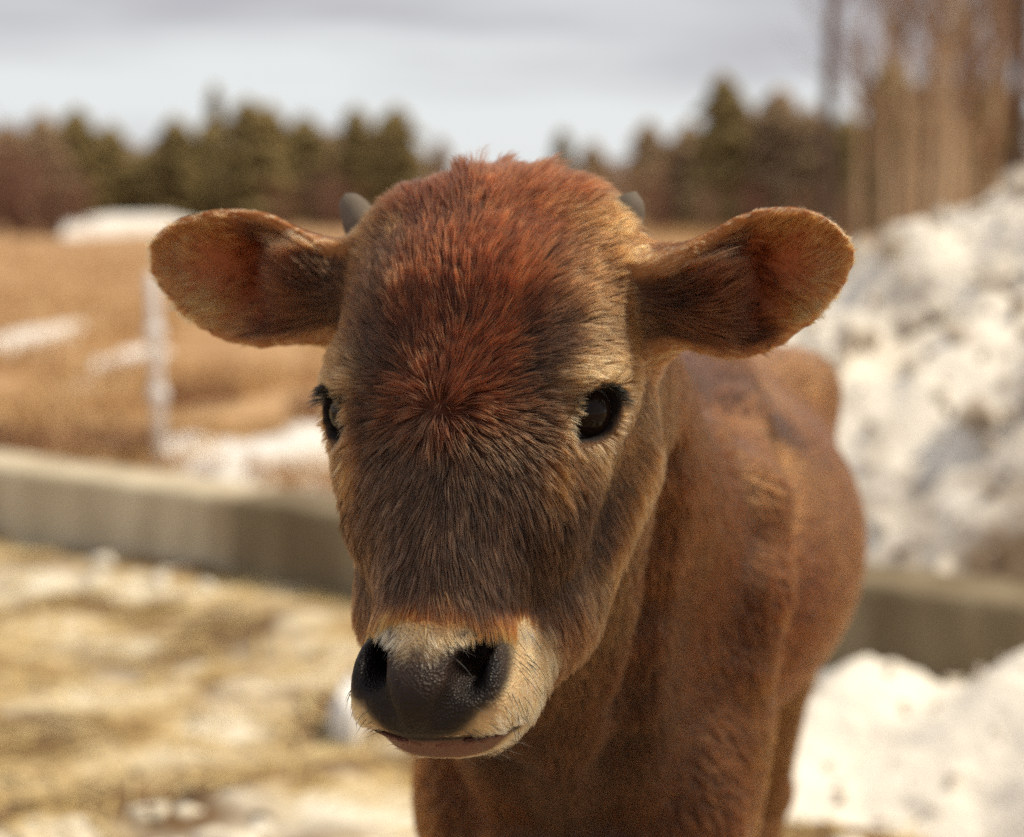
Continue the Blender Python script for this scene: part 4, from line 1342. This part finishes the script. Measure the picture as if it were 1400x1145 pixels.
for i, (x, y, d_, ln_, rr, lab) in enumerate(PALE):
    bare(x, y, d_, 30 + i, bark_mat if i in (3, 10) else pale_bark_mat, twig_mat, lab, 'pale bare trees by the snow heap', spread=.20, tw=1.5, r0=.0105 * rr, lean=ln_, low=.14)
# leafless bushes
def bush_mesh(seed, n=26):
    r_ = np.random.default_rng(seed); parts = []
    for k in range(n):
        az = r_.uniform(0, 6.283); sp_ = r_.uniform(.05, .5)
        p_ = np.array((r_.normal() * .10, r_.normal() * .10, -.03)); d_ = np.array((math.cos(az) * sp_, math.sin(az) * sp_, 1.0)); pa = [p_]
        L_ = r_.uniform(.6, 1.05)
        for s_ in range(3):
            d_ = d_ + r_.normal(0, .14, 3); d_ /= np.linalg.norm(d_); pa.append(pa[-1] + d_ * L_ / 3)
        parts.append(tube_arrays(pa, (.014, .010, .007, .002), 4))
        for q in range(9):
            j = r_.integers(0, 3); t_ = r_.random(); s0 = pa[j] * (1 - t_) + pa[j + 1] * t_
            e_ = d_ + r_.normal(0, .6, 3); e_ /= np.linalg.norm(e_); l_ = r_.uniform(.12, .3)
            parts.append(tube_arrays([s0, s0 + e_ * l_], (.006, .0015), 3))
    V, F = join_arrays(parts)
    me = np_mesh('bush', V, F, False); return me
BUSH = [bush_mesh(s) for s in (1, 2, 3)]
BUSHR = [bush_mesh(s) for s in (4, 5)]
for me in BUSH: me.materials.append(twig_mat)
for me in BUSHR: me.materials.append(rust_twig_mat)
BL = [(-20, 150, 78, 1, 'rusty leafless bush cut by the picture edge'), (28, 162, 74, 1, 'tall rusty leafless bush near the picture edge'), (72, 196, 70, 1, 'rusty leafless bush between the tall one and the snow bank'),
      (108, 226, 72, 1, 'rounded rusty bush beside the end of the snow bank'), (390, 232, 96, 1, 'rusty bush before the conifers, above the calf\'s ear'), (440, 216, 98, 0, 'greyish leafless bush before the conifers'),
      (470, 226, 96, 1, 'rusty bush behind the calf\'s grey horn'), (610, 232, 110, 0, 'leafless bush below the small conifer beside the forelock'), (720, 236, 115, 0, 'leafless bush peeping over the calf\'s forelock'),
      (790, 236, 100, 0, 'leafless bush over the far horn'), (845, 222, 96, 0, 'leafless bush left of the dull conifer beyond the far horn'), (900, 226, 80, 1, 'rusty leafless bush above the far ear'), (965, 236, 74, 0, 'leafless bush at the foot of the pointed conifer'),
      (1030, 230, 70, 1, 'rusty bush at the foot of the broad dark conifer'), (1090, 236, 62, 0, 'leafless bush at the foot of the tall bare trunk'), (1160, 236, 56, 0, 'pale leafless bush in front of the leaning pale tree'), (1250, 220, 44, 0, 'pale leafless bush among the pale trunks'), (1330, 210, 42, 0, 'leafless bush behind the crest of the snow heap')]
for i, (x, y, d_, r_, lab) in enumerate(BL):
    h_ = height_at(y, d_)
    o = bpy.data.objects.new('leafless_bush', (BUSHR if r_ else BUSH)[i % (2 if r_ else 3)]); COL.objects.link(o)
    o.location = foot(x, d_); o.rotation_euler = (0, 0, rng.uniform(0, 6.28)); o.scale = (h_ * .85, h_ * .85, h_)
    tag(o, lab, 'bush', 'leafless bushes along the wood')
# the wood behind: one mass of small conifers and trunks seen through the gaps
r_ = np.random.default_rng(5)
n = 42000
xx = r_.uniform(-2600, 620, n); dpt = r_.uniform(140, 175, n)
right_ = r_.random(n) < .50
xx = np.where(right_, r_.uniform(760, 4200, n), xx)
top = np.interp(xx, (-400, 150, 200, 260, 560, 600, 640, 740, 800, 900, 960, 1120, 1250, 1700), (172, 180, 204, 186, 178, 250, 258, 250, 226, 210, 178, 172, 165, 150))
top = top + 22 * fbm(np.stack([xx * .02, dpt * .02, 0 * xx], 1), 1.0, 3, 15) * ((xx < -20) | (xx > 1420))
hmax = height_at(top, dpt); zz = hmax * r_.random(n) ** .8
c_ = np.stack([(xx - 700) / FPX * dpt, dpt, zz], 1)
s_ = r_.uniform(.35, .8, n)[:, None]
o1 = unit(r_.normal(0, 1, (n, 3)) * (1, .5, 1)) * s_; o2 = unit(r_.normal(0, 1, (n, 3)) * (1, .5, 1)) * s_ * .7
V = np.stack([c_ - o1, c_ + o2, c_ + o1 * .8 - o2 * .5], 1).reshape(-1, 3)
tag(link('far_wood', np_mesh('far_wood', V, np.arange(n * 3).reshape(-1, 3), False), needle_dull_mat), kind='stuff')

# ------------------------------------------------------------------ white fence post
post_mat = noise_mat('white_plastic', [(.3, (.82, .81, .79)), (.7, (.88, .87, .85))], 8, 3, rough=.45)
post = bpy.data.objects.new('fence_post', None); COL.objects.link(post)
pf = G(222, 655, 0.0); post.location = (pf[0], pf[1], 0)
tag(post, 'thin white fence post standing in the field behind the wall', 'post')
def lathe(name, prof, mat, parent, ns=16):
    V = [(r * math.cos(2 * math.pi * j / ns), r * math.sin(2 * math.pi * j / ns), z) for r, z in prof for j in range(ns)]
    F = [(i * ns + j, i * ns + (j + 1) % ns, (i + 1) * ns + (j + 1) % ns, (i + 1) * ns + j) for i in range(len(prof) - 1) for j in range(ns)]
    return link(name, np_mesh(name, np.array(V), np.array(F)), mat, parent)
pd = pf[1]
PH = height_at(372, pd)
s_ = .5 * 17 / FPX * pd
sh = lathe('shaft', [(0, -.15), (s_, -.15), (s_, PH - .02), (s_ * .6, PH), (0, PH)], post_mat, post)
for yy_ in (540, 455):
    z = height_at(yy_, pd)
    lathe('insulator', [(s_ * .99, z - .028), (s_ * 1.5, z - .022), (s_ * 1.6, z), (s_ * 1.5, z + .022), (s_ * .99, z + .028)], post_mat, post)
post.rotation_euler = (0, math.radians(-1.5), 0)
# a fly resting on the neck
_q = BV - CAM; _d = _q @ FW
_u = 700 + FPX * (_q @ RT) / _d; _v = 572 - FPX * (_q @ UP) / _d
_m = (np.abs(_u - 944) < 7) & (np.abs(_v - 490) < 7)
_i = np.where(_m)[0][_d[_m].argmin()]
fn_ = BN[_i] / np.linalg.norm(BN[_i]); fp = BV[_i] + fn_ * .008
fx = np.cross(fn_, UP); fx /= np.linalg.norm(fx); fy = np.cross(fn_, fx); FM = np.stack([fx, fy, fn_])
fly_mat, t, b = mat_new('fly_black'); b.inputs['Base Color'].default_value = (.012, .010, .009, 1); b.inputs['Roughness'].default_value = .4
bv, bf = ball(10, 8)
fly = link('fly', np_mesh('fly', fp + (bv * (.0011, .0026, .0010)) @ FM, bf), fly_mat)
tag(fly, 'tiny black fly resting on the calf\'s neck below its ear', 'fly')
for s in (-1, 1):
    wv = np.array([(0, 0, .0008), (s * .0022, -.0034, .0012), (s * .0008, -.0040, .0012), (0, 0, .0011), (s * .0022, -.0034, .0014), (s * .0008, -.0040, .0014)])
    link('wing', np_mesh('wing', fp + wv @ FM, np.array([(0, 1, 2), (3, 5, 4), (0, 3, 1), (3, 4, 1), (1, 4, 2), (4, 5, 2), (2, 5, 0), (5, 3, 0)]), False), fly_mat, fly)
lp_ = [tube_arrays([fp, fp + (np.array((s * .0022, y_, .0006)) @ FM), fp + (np.array((s * .0036, y_ * 1.5, -.0022)) @ FM)], (.0002, .00018, .0001), 4) for s in (-1, 1) for y_ in (-.0014, 0, .0014)]
V, F = join_arrays(lp_); link('leg', np_mesh('leg', V, F, False), fly_mat, fly)
print('scene done', round(_t.time() - _t0, 1), 's')
